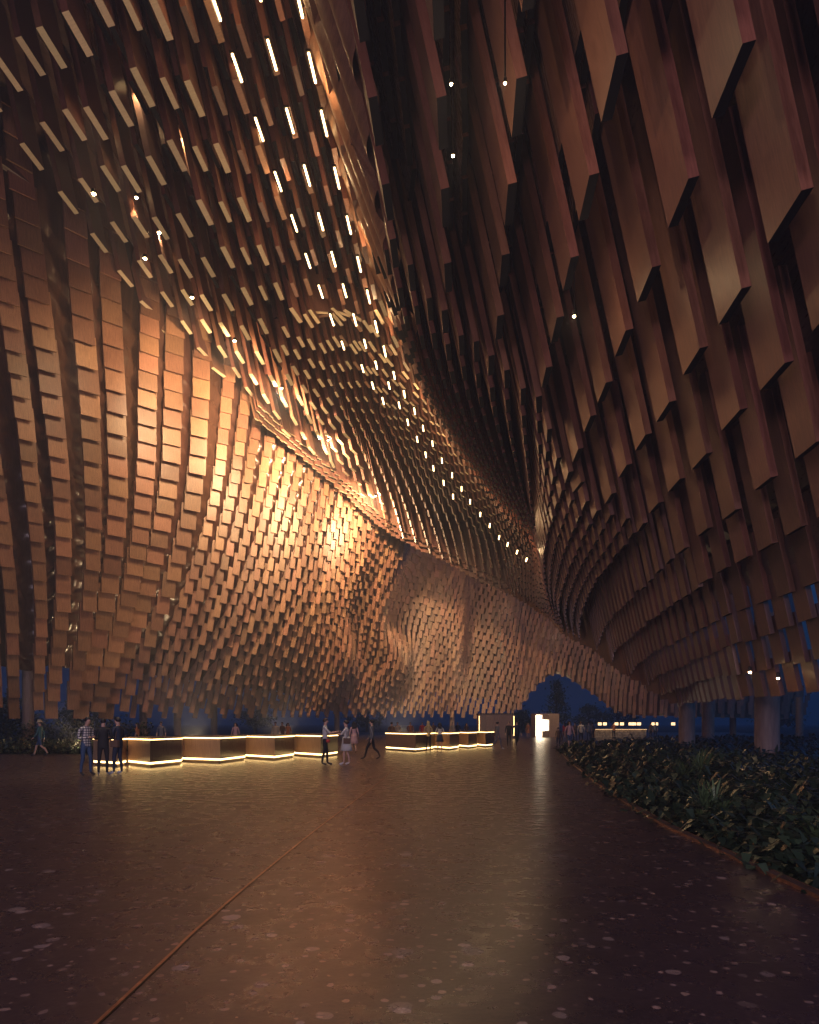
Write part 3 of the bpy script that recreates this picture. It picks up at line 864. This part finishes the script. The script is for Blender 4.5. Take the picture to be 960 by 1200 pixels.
def fern(loc, n, ln, seed, leafw=.05, mode='fern'):
    rnd.seed(seed); fm = MB(); st = MB()
    for k in range(n):
        a = 2*math.pi*k/n+rnd.uniform(-.3, .3); el = rnd.uniform(.5, 1.25) if mode == 'fern' else rnd.uniform(.3, 1.3)
        d = Vector((math.cos(a)*math.cos(el), math.sin(a)*math.cos(el), math.sin(el)))
        L_ = ln*rnd.uniform(.75, 1.1); pts = []
        for q in range(9):
            t = q/8; pts.append(Vector((0, 0, .05))+d*L_*t+Vector((0, 0, -L_*.45*t*t)))
        if mode == 'fern':
            st.tube(pts, [.008*(1-.6*q/8) for q in range(9)], 4)
            r = rnd.random()
            for q in range(1, 9):
                s = d.cross(Vector((0, 0, 1))).normalized()
                for sd in (-1, 1):
                    for e in (0, .5):
                        pq = pts[q-1].lerp(pts[q], e)
                        leaf(fm, pq, (s*sd+d*.5).normalized(), leafw, L_*.26*(1.05-q/9), .25, r)
        else:
            tip = Vector((0, 0, .05))+d*L_*.55+Vector((0, 0, -L_*.05)); st.tube([Vector((0, 0, 0)), tip], .01, 4); r = rnd.random()
            s = d.cross(Vector((0, 0, 1))).normalized(); u = s.cross(d).normalized()
            for q in range(17):
                an = (q-8)/8*1.75; dd = (d*math.cos(an)+s*math.sin(an)+u*rnd.uniform(-.05, .12)).normalized()
                leaf(fm, tip, dd, .045, L_*.62, .22, r*.7+rnd.random()*.3)
    return fm, st
def plant(px, py, n, ln, seed, name, label, cat, mode='fern', group=None, z=-.3):
    g = gnd(px, py); root = empty(name, (g.x, g.y, z)); tag(root, label, cat, group)
    fm, st = fern(None, n, ln, seed, mode=mode)
    fm.build('foliage', M['leaf2'], root); st.build('stem', M['bark'], root)
plant(985, 1000, 15, 1.0, 1, 'fan_palm', 'low fan palm with spiky fronds at the right frame edge', 'palm', 'fan')
plant(830, 960, 13, 1.0, 2, 'fan_palm', 'fan palm in front of the nearest column, below its base', 'palm', 'fan')
plant(925, 940, 12, 1.1, 3, 'fern', 'large arching fern right of the nearest column', 'fern')
plant(760, 905, 14, 1.3, 4, 'fern', 'arching fern by the kerb, left of the nearest column', 'fern')
plant(712, 893, 14, 1.5, 5, 'fern', 'tall feathery fern at the tip of the planting bed near the crowd', 'fern')
plant(870, 985, 12, .8, 6, 'fern', 'small fern close to the kerb in the foreground bed', 'fern')
plant(810, 915, 14, 1.3, 8, 'fan_palm', 'fan palm between the nearest column and the second column', 'palm', 'fan')
plant(700, 905, 12, 1.0, 9, 'fern', 'low fern leaning over the kerb where it curves', 'fern')
plant(45, 884, 12, 1.1, 10, 'fern', 'fern at the base of the left column by the man in straw hat', 'fern')
rnd.seed(99)

# trees outside
def tree(x, y, h, rad, seed, label, conif=False):
    rnd.seed(seed)
    root = empty('conifer_tree' if conif else 'broadleaf_tree', (x, y, -.3)); tag(root, label, 'tree', 'trees beyond the pavilion')
    t = MB(); t.tube([(0, 0, 0), (rnd.uniform(-.3, .3), 0, h*.35), (rnd.uniform(-.6, .6), 0, h*.8)], [.35, .25, .06], 8)
    for k in range(7):
        a = rnd.uniform(0, 6.28); z = h*rnd.uniform(.25, .7); t.tube([(0, 0, z), (math.cos(a)*rad*.4, math.sin(a)*rad*.4, z+h*.1), (math.cos(a)*rad*.75, math.sin(a)*rad*.75, z+h*.16)], [.12, .07, .02], 5)
    t.build('trunk', M['bark'], root)
    c = MB()
    clumps = []
    for k in range(54):
        if conif:
            z = rnd.uniform(.1, 1); rr = rad*(1.03-z)*rnd.uniform(.5, 1); zz = h*(.1+.9*z)
        else:
            z = rnd.random(); rr = rad*math.sin(math.pi*(.15+.8*z))*rnd.uniform(.3, 1); zz = h*(.28+.72*z)
        a = rnd.uniform(0, 6.28); clumps.append((Vector((rr*math.cos(a), rr*math.sin(a), zz)), rnd.uniform(.5, 1.1), rnd.random()))
    for p, s, tone in clumps:
        for q in range(22):
            leaf(c, p+Vector((rnd.gauss(0, .6), rnd.gauss(0, .6), rnd.gauss(0, .45)))*s, rdir(-.5, .9), .34, .75, .3, tone*.6+rnd.random()*.4)
    c.build('crown', M['leaf3'], root)
def at(px, d): return (px-HX)*d/F
tree(at(652, 128), 128, 9.5, 3.0, 11, 'tall pointed dark tree seen through the arch, above the glowing booth', True)
tree(at(612, 135), 135, 4.2, 3.0, 12, 'round dark tree left of the glowing booth, seen through the arch')
tree(at(690, 140), 140, 5.5, 4.2, 13, 'broad dark tree right of the glowing booth, above the crowd')
tree(at(725, 150), 150, 5.5, 5.0, 14, 'low spreading tree behind the far stone bar')
tree(at(10, 75), 75, 4.6, 3.2, 15, 'dark tree behind the left column')
tree(at(95, 90), 90, 4.8, 4.2, 16, 'dark bushy tree behind the three men')
tree(at(910, 120), 120, 5, 4.0, 17, 'dark tree right of the nearest column')
tree(at(300, 140), 140, 5.0, 5, 18, 'dark tree beyond the third counter')
tree(at(430, 150), 150, 5.5, 5, 19, 'dark tree beyond the man in grey shirt and dark trousers')
rnd.seed(5)
# left clipped hedge
def hedge(x0, x1, y, h, label):
    root = empty('hedge', ((x0+x1)/2, y, -.3)); tag(root, label, 'hedge'); c = MB(); w = (x1-x0)/2
    for k in range(int((x1-x0)*330)):
        leaf(c, Vector((rnd.uniform(-w, w), rnd.uniform(-.5, .5), rnd.uniform(0, h)+.1*math.sin(k))), rdir(-.4, .9), .13, .26, .2)
    c.build('foliage', M['leaf'], root)
    t = MB()
    for k in range(int(x1-x0)): t.tube([(-w+k+.5, 0, 0), (-w+k+.5, 0, h*.8)], .03, 5)
    t.build('stem', M['bark'], root)
hedge(-40, -17, 45, 1.9, 'long dark clipped hedge behind the three men and the left column')

# =============================================================== PEOPLE
def cloth(name, c, rough=.8): 
    if name in M: return M[name]
    m = noisy(name, tuple(x*.8 for x in c), c, 40, rough, .2); M[name] = m; return m
SK = [mat('skin_light', (.52, .31, .22), .5), mat('skin_tan', (.36, .20, .13), .5)]
HAIR = [mat('hair_dark', (.012, .009, .008), .5), mat('hair_brown', (.06, .035, .02), .5)]
SHOE = {'w': mat('shoe_white', (.6, .6, .6), .5), 'k': mat('shoe_dark', (.03, .028, .028), .5)}
COL = {'navy': (.02, .03, .06), 'black': (.015, .015, .018), 'white': (.62, .60, .56), 'grey': (.18, .18, .19), 'denim': (.04, .08, .16), 'beige': (.45, .36, .26),
       'pink': (.62, .38, .38), 'red': (.5, .05, .05), 'orange': (.45, .16, .06), 'teal': (.05, .14, .15), 'blue': (.06, .12, .28), 'brown': (.14, .08, .05), 'yellow': (.65, .5, .22)}
def cm(k): return cloth('cloth_'+k, COL[k])
def check_mat():
    if 'check' in M: return M['check']
    m = mat('checked_cloth', (.6, .6, .6), .8); nt, lk, b = N(m); tc = nt.new('ShaderNodeTexCoord')
    sep = nt.new('ShaderNodeSeparateXYZ'); lk.new(tc.outputs['Object'], sep.inputs[0])
    k = None
    for ax in (0, 2):
        s = mathn(nt, lk, 'GREATER_THAN', mathn(nt, lk, 'FRACT', mathn(nt, lk, 'MULTIPLY', sep.outputs[ax], 13)), .62)
        k = s if k is None else mathn(nt, lk, 'ADD', k, s)
    c = ramp(nt, lk, mathn(nt, lk, 'MULTIPLY', k, .5), [(0, (.6, .56, .5)), (.5, (.12, .12, .14)), (1, (.03, .03, .05))])
    lk.new(c, b.inputs['Base Color']); M['check'] = m; return m

POSES = {
 # each: L/R elbow, wrist offsets; legs ankle offsets (x, y forward), in metres for 1.75
 'stand': dict(el=[(-.25, -.03, 1.10), (.25, -.03, 1.10)], wr=[(-.26, .06, .86), (.26, .06, .86)], an=[(-.11, .03), (.11, -.02)]),
 'phone': dict(el=[(-.25, -.02, 1.12), (.25, -.02, 1.12)], wr=[(-.08, .27, 1.17), (.09, .27, 1.15)], an=[(-.15, .02), (.15, -.02)]),
 'fold': dict(el=[(-.26, .02, 1.13), (.26, .02, 1.13)], wr=[(.06, .24, 1.13), (-.06, .26, 1.09)], an=[(-.14, .05), (.12, -.03)]),
 'reach': dict(el=[(-.20, .18, 1.20), (.20, .18, 1.20)], wr=[(-.12, .46, 1.24), (.12, .46, 1.26)], an=[(-.10, .10), (.10, -.10)]),
 'hip': dict(el=[(-.34, -.08, 1.14), (.25, -.03, 1.10)], wr=[(-.19, .02, 1.0), (.26, .05, .87)], an=[(-.12, .0), (.12, .05)]),
 'walk': dict(el=[(-.25, -.12, 1.12), (.25, .05, 1.11)], wr=[(-.25, -.06, .90), (.25, .24, .95)], an=[(-.07, .34), (.07, -.34)]),
 'walk2': dict(el=[(-.25, .06, 1.11), (.25, -.12, 1.12)], wr=[(-.25, .22, .93), (.25, -.10, .88)], an=[(-.07, -.36), (.07, .30)]),
 'lean': dict(el=[(-.27, .12, 1.14), (.27, .12, 1.14)], wr=[(-.17, .38, 1.12), (.17, .38, 1.12)], an=[(-.12, -.10), (.12, .02)]),
 'wave': dict(el=[(-.27, .08, 1.17), (.22, .16, 1.24)], wr=[(-.2, .3, 1.1), (.17, .36, 1.48)], an=[(-.1, .12), (.1, -.12)]),
}
def person(px, py, H, face, pose, top, legs, label, hair='short', skin=0, sleeve='long', shoe='k', bottom='trousers', extras=(), lean=0, hairc=0, female=False, loc=None, tilt=0):
    g = gnd(px, py) if loc is None else Vector(loc)
    P = POSES[pose]; s = H/1.75
    root = empty('person', (g.x, g.y, 0), R(face)); tag(root, label, 'person')
    V = []; E = []; Rr = []; reg = []
    def v(p, r, par=None, rg=0):
        V.append(Vector(p)*s); Rr.append((r[0]*s, r[1]*s) if isinstance(r, tuple) else (r*s, r*s)); reg.append(rg)
        if par is not None: E.append((par, len(V)-1))
        return len(V)-1
    sw = .165 if female else .19
    ln = math.tan(R(lean))
    def T(x, y, z): return (x, y+max(0, z-.95)*ln, z)
    # regions 0 torso,1 upper arm,2 forearm,3 hand,4 thigh,5 shin,6 foot,7 neck/head
    pelvis = v((0, 0, .95), (.145, .105), None, 4 if bottom != 'dress' else 0)
    waist = v(T(0, 0, 1.10), (.125 if female else .14, .095), pelvis, 0)
    chest = v(T(0, .005, 1.30), (.15 if female else .17, .115), waist, 0)
    upc = v(T(0, 0, 1.42), (.11, .085), chest, 0)
    neck = v(T(0, .005, 1.50), .052, upc, 7)
    hy = .03+.06*math.sin(R(tilt))
    h1 = v(T(0, hy-.01, 1.575), (.062, .075), neck, 7)
    h2 = v(T(0, hy, 1.65), (.074, .092), h1, 7)
    h3 = v(T(0, hy-.008, 1.715), (.058, .07), h2, 7)
    nose = v(T(0, hy+.098, 1.628), .012, h2, 7)
    for k, sd in ((0, -1), (1, 1)):
        sh = v(T(sd*sw, 0, 1.415), .055, upc, 0 if sleeve != 'none' else 1)
        e = P['el'][k]; el = v(T(*e), .042, sh, 1)
        w_ = P['wr'][k]; mid = tuple((e[i]*.45+w_[i]*.55) for i in range(3))
        m_ = v(T(*mid), .038, el, 2); wr = v(T(*w_), .027, m_, 2)
        d = (Vector(w_)-Vector(e)).normalized(); side = d.cross(Vector((0, 0, 1)));
        side = side.normalized() if side.length > .2 else Vector((0, 1, 0))
        if abs(d.z) > .8: side = Vector((0, 1, 0))
        pm = Vector(T(*w_))+d*.06; palm = v(tuple(pm), (.034, .02), wr, 3)
        dn = Vector((-sd*.3, 0, -.15))
        for q, (o_, l_) in enumerate(((-.024, .062), (-.008, .072), (.008, .068), (.024, .052))):
            b1 = pm+side*o_+d*.035; f1 = v(tuple(b1), .009, palm, 3)
            f2 = v(tuple(b1+d*l_*.55+dn*.02), .0085, f1, 3); v(tuple(b1+d*l_*.9+dn*.09), .007, f2, 3)
        th = v(tuple(pm-d*.01+side*.036), .010, palm, 3); v(tuple(pm+d*.025+side*.058), .009, th, 3)
        ax_, ay_ = P['an'][k]
        hip = v((sd*.09, 0, .88), (.09, .095), pelvis, 4)
        zan = .09+(.05 if ay_ < -.2 else 0)
        kn = v(((sd*.10+ax_)/2, ay_*.45+.035+(.05 if ay_ < -.2 else .03 if ay_ > .2 else 0), .50), .058, hip, 4)
        cf = v((ax_*.8+sd*.02, ay_*.72+.0, .36), .052, kn, 5)
        an = v((ax_, ay_-.01, zan), .036, cf, 5)
        bl = v((ax_*1.08, ay_+.10, .045+(zan-.09)*.4), (.042, .03), an, 6); v((ax_*1.12, ay_+.17, .035), (.034, .022), bl, 6)
    me = bpy.data.meshes.new('person_body'); me.from_pydata([tuple(a) for a in V], E, [])
    o = bpy.data.objects.new('body', me); col.objects.link(o)
    md = o.modifiers.new('Skin', 'SKIN'); md.use_smooth_shade = True
    for i, d_ in enumerate(me.skin_vertices[0].data):
        d_.radius = Rr[i]; d_.use_root = (i == 0)
    sb = o.modifiers.new('Sub', 'SUBSURF'); sb.levels = 1
    dg = bpy.context.evaluated_depsgraph_get(); dg.update()
    ev = bpy.data.meshes.new_from_object(o.evaluated_get(dg))
    bpy.data.objects.remove(o); bpy.data.meshes.remove(me)
    ev.name = 'person_body'
    topm = check_mat() if top == 'check' else cm(top); legm = cm(legs)
    ev.materials.clear()
    for m_ in (SK[skin], topm, legm, SHOE[shoe]): ev.materials.append(m_)
    segs = [(V[a], V[b], reg[b]) for a, b in E]
    for pl in ev.polygons:
        c = pl.center; best = 9; rg = 0
        for a, b, r_ in segs:
            ab = b-a; t = max(0, min(1, (c-a).dot(ab)/max(1e-9, ab.length_squared))); dd = (c-a-ab*t).length
            if r_ in (0,) : dd *= .75
            if dd < best: best = dd; rg = r_
        mi = {0: 1, 1: 1 if sleeve in ('long', 'short') else 0, 2: 1 if sleeve == 'long' else 0, 3: 0, 4: 2, 5: 2, 6: 3, 7: 0}[rg]
        if rg in (4, 5) and bottom in ('skirt', 'dress', 'shorts') and (rg == 5 or c.z < .55*s): mi = 0
        if rg in (4,) and bottom == 'dress' and c.z > .8*s: mi = 1
        if rg in (4, 0) and c.z > .97*s: mi = 1
        pl.material_index = mi; pl.use_smooth = True
    body = bpy.data.objects.new('body', ev); col.objects.link(body); body.parent = root
    lo = min(v_.co.z for v_ in ev.vertices); root.location.z = -lo if lo < 0 else -lo
    # hair
    hc = Vector(T(0, hy-.012, 1.668))*s; hm = MB(); n1, n2 = 14, 9
    rx, ry, rz = .086*s, .108*s, .098*s
    idx = []
    for a in range(n2+1):
        th_ = math.pi*a/n2
        for b_ in range(n1):
            ph = 2*math.pi*b_/n1
            d_ = Vector((math.sin(th_)*math.cos(ph), math.sin(th_)*math.sin(ph), math.cos(th_)))
            q = Vector((d_.x*rx, d_.y*ry, d_.z*rz))
            if d_.y > .15 and d_.z < .45: q *= .72   # face left free
            if d_.z < -.35: q *= .8
            hm.v.append(tuple(hc+q))
    for a in range(n2):
        for b_ in range(n1):
            j = (b_+1) % n1
            hm.f.append((a*n1+b_, (a+1)*n1+b_, (a+1)*n1+j, a*n1+j)); hm.m.append(0); hm.r.append(.5); hm.uv.append([(0, 0)]*4)
    if hair == 'long':
        for q in range(9):
            x_ = (q-4)*.018
            hm.tube([hc+Vector((x_*1.2*s, -.06*s, .02)), hc+Vector((x_*1.6*s, -.10*s, -.12*s)), hc+Vector((x_*1.5*s, -.11*s, -.30*s))], [.028*s, .03*s, .012*s], 6)
    if hair == 'bun':
        hm.lathe(hc+Vector((0, -.10*s, .01)), [(.001, -.045*s), (.035*s, -.03*s), (.045*s, 0), (.03*s, .035*s), (.001, .045*s)], 10)
    hm.build('hair', HAIR[hairc] if not isinstance(hairc, str) else cm(hairc), root, smooth=True)
    if bottom in ('skirt', 'dress'):
        k = MB(); z1 = 1.0 if bottom == 'skirt' else 1.12; zb = .56
        k.lathe((0, 0, 0), [(.245*s, zb*s), (.215*s, .72*s), (.17*s, .93*s), (.145*s, z1*s)], 18); k.build('skirt', legm if bottom == 'skirt' else topm, root, smooth=True)
    if sleeve == 'long' and top in ('navy', 'black', 'teal') and bottom == 'trousers':
        k = MB(); nn = 18
        prof = [(.155, .86), (.152, 1.0), (.140, 1.12)]
        for r_, z in prof:
            for i in range(nn):
                a = 2*math.pi*i/nn; k.v.append((r_*1.08*s*math.cos(a), r_*.82*s*math.sin(a), z*s))
        for a in range(2):
            for i in range(nn):
                j = (i+1) % nn; k.f.append((a*nn+i, a*nn+j, (a+1)*nn+j, (a+1)*nn+i)); k.m.append(0); k.r.append(.5); k.uv.append([(0, 0)]*4)
        k.build('jacket_hem', topm, root, smooth=True)
    if 'hat' in extras:
        k = MB(); k.lathe(Vector(T(0, hy-.01, 1.70))*s, [(.20*s, -.015), (.195*s, 0), (.10*s, .012), (.098*s, .09*s), (.07*s, .115*s), (.001, .12*s)], 20); k.build('sun_hat', cm('beige'), root, smooth=True)
    if 'scarf' in extras:
        k = MB(); k.lathe(Vector(T(0, hy-.02, 1.40))*s, [(.15*s, 0), (.115*s, .12*s), (.10*s, .22*s), (.105*s, .30*s), (.06*s, .37*s), (.001, .385*s)], 16); k.build('headscarf', cm('yellow'), root, smooth=True)
    if 'bag' in extras:
        k = MB(); k.obox(Vector((-.22, -.06, .95))*s, (.10*s, 0, 0), (0, .26*s, 0), (0, 0, .22*s)); k.tube([Vector((-.22, -.06, 1.05))*s, Vector((-.14, -.05, 1.30))*s, Vector((.05, -.02, 1.46))*s], .012*s, 5); k.build('shoulder_bag', cm('brown'), root)
    if 'backpack' in extras:
        k = MB(); k.obox(Vector(T(0, -.19, 1.24))*s, (.27*s, 0, 0), (0, .14*s, 0), (0, 0, .38*s))
        for sd in (-1, 1): k.tube([Vector(T(sd*.1, -.12, 1.44))*s, Vector(T(sd*.11, .08, 1.44))*s, Vector(T(sd*.12, .13, 1.28))*s, Vector(T(sd*.13, -.10, 1.12))*s], .014*s, 5)
        k.build('backpack', cm('brown'), root)
    if 'braces' in extras:
        k = MB()
        for sd in (-1, 1): k.tube([Vector(T(sd*.09, .11, 1.0))*s, Vector(T(sd*.10, .135, 1.28))*s, Vector(T(sd*.10, .03, 1.475))*s, Vector(T(sd*.09, -.125, 1.3))*s, Vector(T(sd*.05, -.11, 1.0))*s], .016*s, 5)
        k.build('shoulder_strap', cm('black'), root)
    if 'redbag' in extras:
        k = MB(); k.lathe(Vector((.20, .12, .92))*s, [(.001, -.07), (.06, -.06), (.08, 0), (.06, .06), (.001, .07)], 12); k.build('pouch', cm('red'), root, smooth=True)
    return root
# face: 0 looks away from the camera (+Y); 180 towards it; 90 looks left, -90 looks right
person(101, 908.5, 1.80, -120, 'phone', 'check', 'denim', 'man in checked shirt and blue jeans looking down, leftmost of the group of three', sleeve='long', tilt=60)
person(121, 908, 1.76, 15, 'fold', 'black', 'black', 'man in black seen from behind, middle of the group of three', shoe='w')
person(138.5, 907, 1.80, 75, 'fold', 'navy', 'navy', 'man in dark jacket turned left, rightmost of the group of three', shoe='w', extras=('bag',))
person(47, 886, 1.74, 100, 'walk2', 'teal', 'denim', 'man in wide straw hat, open shirt and shorts walking beside the left column', extras=('hat',), bottom='shorts')
person(381, 896.5, 1.80, -85, 'reach', 'white', 'black', 'man in white shirt with dark straps reaching out to a woman in white', sleeve='short', extras=('braces', 'redbag'), hairc=1)
person(406, 896, 1.72, 85, 'reach', 'white', 'white', 'woman in short white dress reaching out to the man in white shirt', hair='bun', sleeve='short', bottom='dress', shoe='w', female=True, extras=('bag',))
person(436, 890, 1.77, 75, 'walk', 'grey', 'black', 'man in grey long sleeved shirt and black trousers walking alone in mid floor')
person(415, 883, 1.70, 10, 'walk', 'pink', 'pink', 'woman in short pale pink dress at the near end of the far counter row', hair='long', bottom='dress', sleeve='short', female=True)
person(459, 877, 1.70, -20, 'stand', 'brown', 'black', 'person in brown top standing just behind the woman in pink dress')
person(502, 880, 1.74, 0, 'lean', 'yellow', 'black', 'woman in pale yellow headscarf standing at the far counter', extras=('scarf',), female=True)
person(515.5, 879.5, 1.66, -5, 'lean', 'white', 'navy', 'woman in white top and dark skirt beside the woman in yellow headscarf', bottom='skirt', hair='long', female=True)
person(583, 878, 1.72, -60, 'walk2', 'grey', 'grey', 'woman in grey outfit walking in front of the wooden booth', hair='bun', shoe='w', female=True, extras=('bag',))
person(596.5, 875, 1.75, 175, 'walk', 'black', 'black', 'man in black walking towards us, left of the pair before the booth')
person(605.5, 876, 1.78, 185, 'walk2', 'navy', 'black', 'man in dark suit walking towards us, right of the pair before the booth')
person(619, 865, 1.72, 180, 'stand', 'orange', 'brown', 'woman in orange brown dress standing left of the glowing doorway', bottom='dress', female=True, hair='long')
person(654.5, 876.5, 1.36, 0, 'stand', 'brown', 'navy', 'child in brown top standing before the side panel of the glowing booth')
person(662, 869, 1.70, 20, 'walk', 'red', 'brown', 'woman in dark red top at the left of the far crowd', hair='long', female=True)
person(667.5, 878.5, 1.76, 180, 'walk2', 'pink', 'denim', 'woman in pink top and shorts walking at the front of the far crowd', bottom='shorts', hair='long', female=True, sleeve='short')
person(674, 870, 1.72, 160, 'stand', 'brown', 'black', 'man in brown shirt standing in the middle of the far crowd')
person(681, 872, 1.78, 0, 'stand', 'beige', 'black', 'man in beige shirt seen from behind in the far crowd')
person(690, 869, 1.78, -20, 'hip', 'grey', 'navy', 'man in grey shirt with hand on hip at the right of the far crowd', sleeve='short')
person(694.5, 867, 1.7, 30, 'stand', 'brown', 'black', 'person in dark brown clothes at the right edge of the far crowd')
person(719.5, 866, 1.74, 0, 'lean', 'orange', 'black', 'person in orange top standing at the far stone bar')
BEH = [(161, 879, 'orange', 'woman in orange top standing behind the nearest counter, left of the column', 'long', 90), (189, 880, 'grey', 'person in grey top standing behind the nearest counter, right of the column', 'short', 180),
       (276, 878, 'pink', 'woman in pale pink top standing behind the second counter', 'long', 180), (323, 876, 'beige', 'person in beige top standing behind the third counter', 'short', 180),
       (331, 874, 'brown', 'person in brown top close to the person in beige behind the third counter', 'short', 150), (337.5, 874, 'orange', 'small person in orange top behind the gap of the third and fourth counters', 'long', 200),
       (466, 873, 'beige', 'attendant in beige top behind the far counter, right of the woman in pink dress', 'short', 180), (481, 871, 'orange', 'attendant in orange top behind the far counter, left of the woman in yellow headscarf', 'short', 180),
       (495, 870, 'red', 'attendant in red top behind the far counter, beside the woman in yellow headscarf', 'short', 180), (508, 869, 'brown', 'attendant in brown top between the two women at the far counter', 'short', 180),
       (530, 868.5, 'beige', 'attendant in beige top behind the second counter of the far row', 'short', 180), (536.5, 868, 'navy', 'attendant in navy top behind the third counter of the far row', 'short', 170),
       (547, 868, 'brown', 'attendant in brown top near the last counters of the far row', 'long', 190), (768, 866, 'grey', 'person in grey top right of the far stone bar', 'short', 0), (763, 865.5, 'brown', 'person in brown top close to the person in grey past the far stone bar', 'short', 20)]
for px, py, c_, lab, hr, fc in BEH:
    person(px, py, 1.66 if hr == 'long' else 1.72, fc, 'stand', c_, 'black', lab, hair=hr, female=hr == 'long', sleeve='short')

# =============================================================== LIGHT
WARM = (1, .69, .37)
# cove spotlights under the meeting line of wall and ceiling, washing the left wall
for k, (px, py, d, tx, ty, td, e) in enumerate([
    (110, 235, 31, 60, 560, 40, 250), (170, 310, 34, 130, 560, 46, 600), (225, 355, 38, 190, 540, 52, 2200), (275, 405, 44, 245, 540, 58, 6000),
    (330, 460, 50, 310, 570, 66, 9500), (385, 520, 58, 370, 600, 72, 10000), (440, 585, 66, 420, 640, 80, 8000)]):
    p = img(px, py, d)
    m1 = MB(); m1.lathe(p+Vector((0, 0, .30)), [(.05, .22), (.11, .18), (.12, 0)], 12, 0); m1.lathe(p+Vector((0, 0, .30)), [(.001, -.06), (.07, -.03), (.09, .001), (.001, .002)], 10, 1); m1.build('spotlight', [M['metal'], M['spot']], ceil_o, loc=tuple(p))
    spot('cove_spot', p, img(tx, ty, td), e*2.0, 125, WARM, .25, 1)
# wash on the far wall from behind the lip
for (px, py, d, tx, ty, td, e) in [(520, 690, 80, 510, 740, 96, 1800), (590, 715, 80, 590, 760, 98, 2400), (650, 745, 76, 670, 775, 96, 2000), (715, 790, 66, 730, 815, 90, 1100)]:
    spot('lip_spot', img(px, py, d), img(tx, ty, td), e*1.2, 150, WARM, .3, 1)
# the real spots in the ceiling
for px, py, d in SPOTS:
    p = img(px, py, d); p.z -= .15
    if px > 500 and py < 500: point('ceiling_spot', p, 50, WARM, .08)
    else: spot('ceiling_spot', p, p+Vector((-.1, .0, -1)), 1300 if d > 26 else (500 if py < 500 else 9), 75, WARM, .1, 1)
# uplights recessed behind the counters, washing the underside of the vault
for (px, py, e) in [(230, 872, 5000), (330, 870, 5000), (100, 882, 3500), (470, 866, 5000)]:
    g = gnd(px, py); m1 = MB(); m1.lathe((g.x, g.y, 0), [(.14, 0), (.14, .10), (.10, .10), (.09, .06), (.001, .06)], 14)
    o = m1.build('floor_uplight', [M['metal']], loc=(g.x, g.y, 0)); tag(o, None, 'uplight', 'round floor uplights behind the counters')
    o['label'] = 'small round floor uplight hidden behind the row of counters'
    spot('uplight', g+Vector((0, 0, .12)), Vector((g.x*.8-2, g.y-14, 24)), e*1.2, 120, WARM, .09, 1)
for x_, e in ((-9, 2500), (7, 2300)):
    area_light('fill_behind_camera', (x_, -14, 6.5), (x_*.6+2, 34, 20), e, 5, (.92, .66, .80))  # unseen area lights added behind the camera as frontal fill
for k, (px, py, d) in enumerate([ROWL for ROWL in led if ROWL[2] < 60][33::3]):
    p = img(px, py, d*.97); point('strip_glow', p+Vector((.25, 0, -.3)), 150 if d < 45 else 170, (1, .62, .30), .12)
for k, (px, py, d) in enumerate(led[1:30:4]):
    p = img(px, py, d*.97); point('strip_glow', p+Vector((.25, 0, -.3)), 110, (1, .62, .30), .12)
for (px, py, z, e) in [(112, 907, 13, 1500), (395, 895, 15, 1800), (430, 884, 15, 1200), (510, 880, 14, 1500), (595, 876, 13, 1500), (582, 867.5, 9, 900), (676, 872, 8, 900)]:
    g = gnd(px, py); p = Vector((g.x, g.y-1.5, z))
    spot('added_fill_spot', p, g, e, 42, (1, .74, .5), .15, 1)  # spots without fixtures, added to brighten the people and the booth
sun = bpy.data.lights.new('sun', 'SUN'); sun.energy = .08; sun.angle = R(12); sun.color = (.30, .55, 1)
so = bpy.data.objects.new('sun', sun); col.objects.link(so)
so.rotation_euler = Vector((.75, .15, -.6)).to_track_quat('-Z', 'Y').to_euler()
w = bpy.data.worlds.new('World'); scene.world = w; w.use_nodes = True
nt = w.node_tree; bg = nt.nodes['Background']
sky = nt.nodes.new('ShaderNodeTexSky'); sky.sky_type = 'NISHITA'; sky.sun_disc = False
sky.sun_elevation = R(-4.0); sky.sun_rotation = R(125); sky.altitude = 100; sky.air_density = 1.0; sky.ozone_density = 2.5
tint = nt.nodes.new('ShaderNodeMix'); tint.data_type = 'RGBA'; tint.blend_type = 'MULTIPLY'; tint.inputs[0].default_value = 1
nt.links.new(sky.outputs[0], tint.inputs[6]); tint.inputs[7].default_value = (.14, .72, 1.0, 1)
nt.links.new(tint.outputs[2], bg.inputs['Color']); bg.inputs['Strength'].default_value = 5.2

hz = MB(); hz.box(-920, -70, -1.7, 920, 1830, 62, 0)
hm = bpy.data.materials.new('haze_air'); hm.use_nodes = True; nt = hm.node_tree; nt.nodes.clear()
pv = nt.nodes.new('ShaderNodeVolumePrincipled'); ou = nt.nodes.new('ShaderNodeOutputMaterial')
pv.inputs['Color'].default_value = (.68, .74, .86, 1); pv.inputs['Density'].default_value = .0020; pv.inputs['Anisotropy'].default_value = .2
nt.links.new(pv.outputs[0], ou.inputs['Volume'])
tag(hz.build('haze', hm), kind='stuff')
# =============================================================== CAMERA
cd = bpy.data.cameras.new('camera'); cam = bpy.data.objects.new('camera', cd); col.objects.link(cam)
cam.location = (0, 0, EYE); cam.rotation_euler = (R(90), 0, 0)
cd.sensor_fit = 'VERTICAL'; cd.sensor_height = 24; cd.lens = 24*F/1200; cd.shift_y = (HY-600)/1200
cd.clip_end = 4000; cd.clip_start = .05
scene.camera = cam
scene.view_settings.view_transform = 'Standard'; scene.view_settings.look = 'None'
scene.view_settings.exposure = .1; scene.view_settings.gamma = 1
scene.cycles.use_denoising = True
scene.cycles.max_bounces = 6
scene.cycles.sample_clamp_indirect = 6
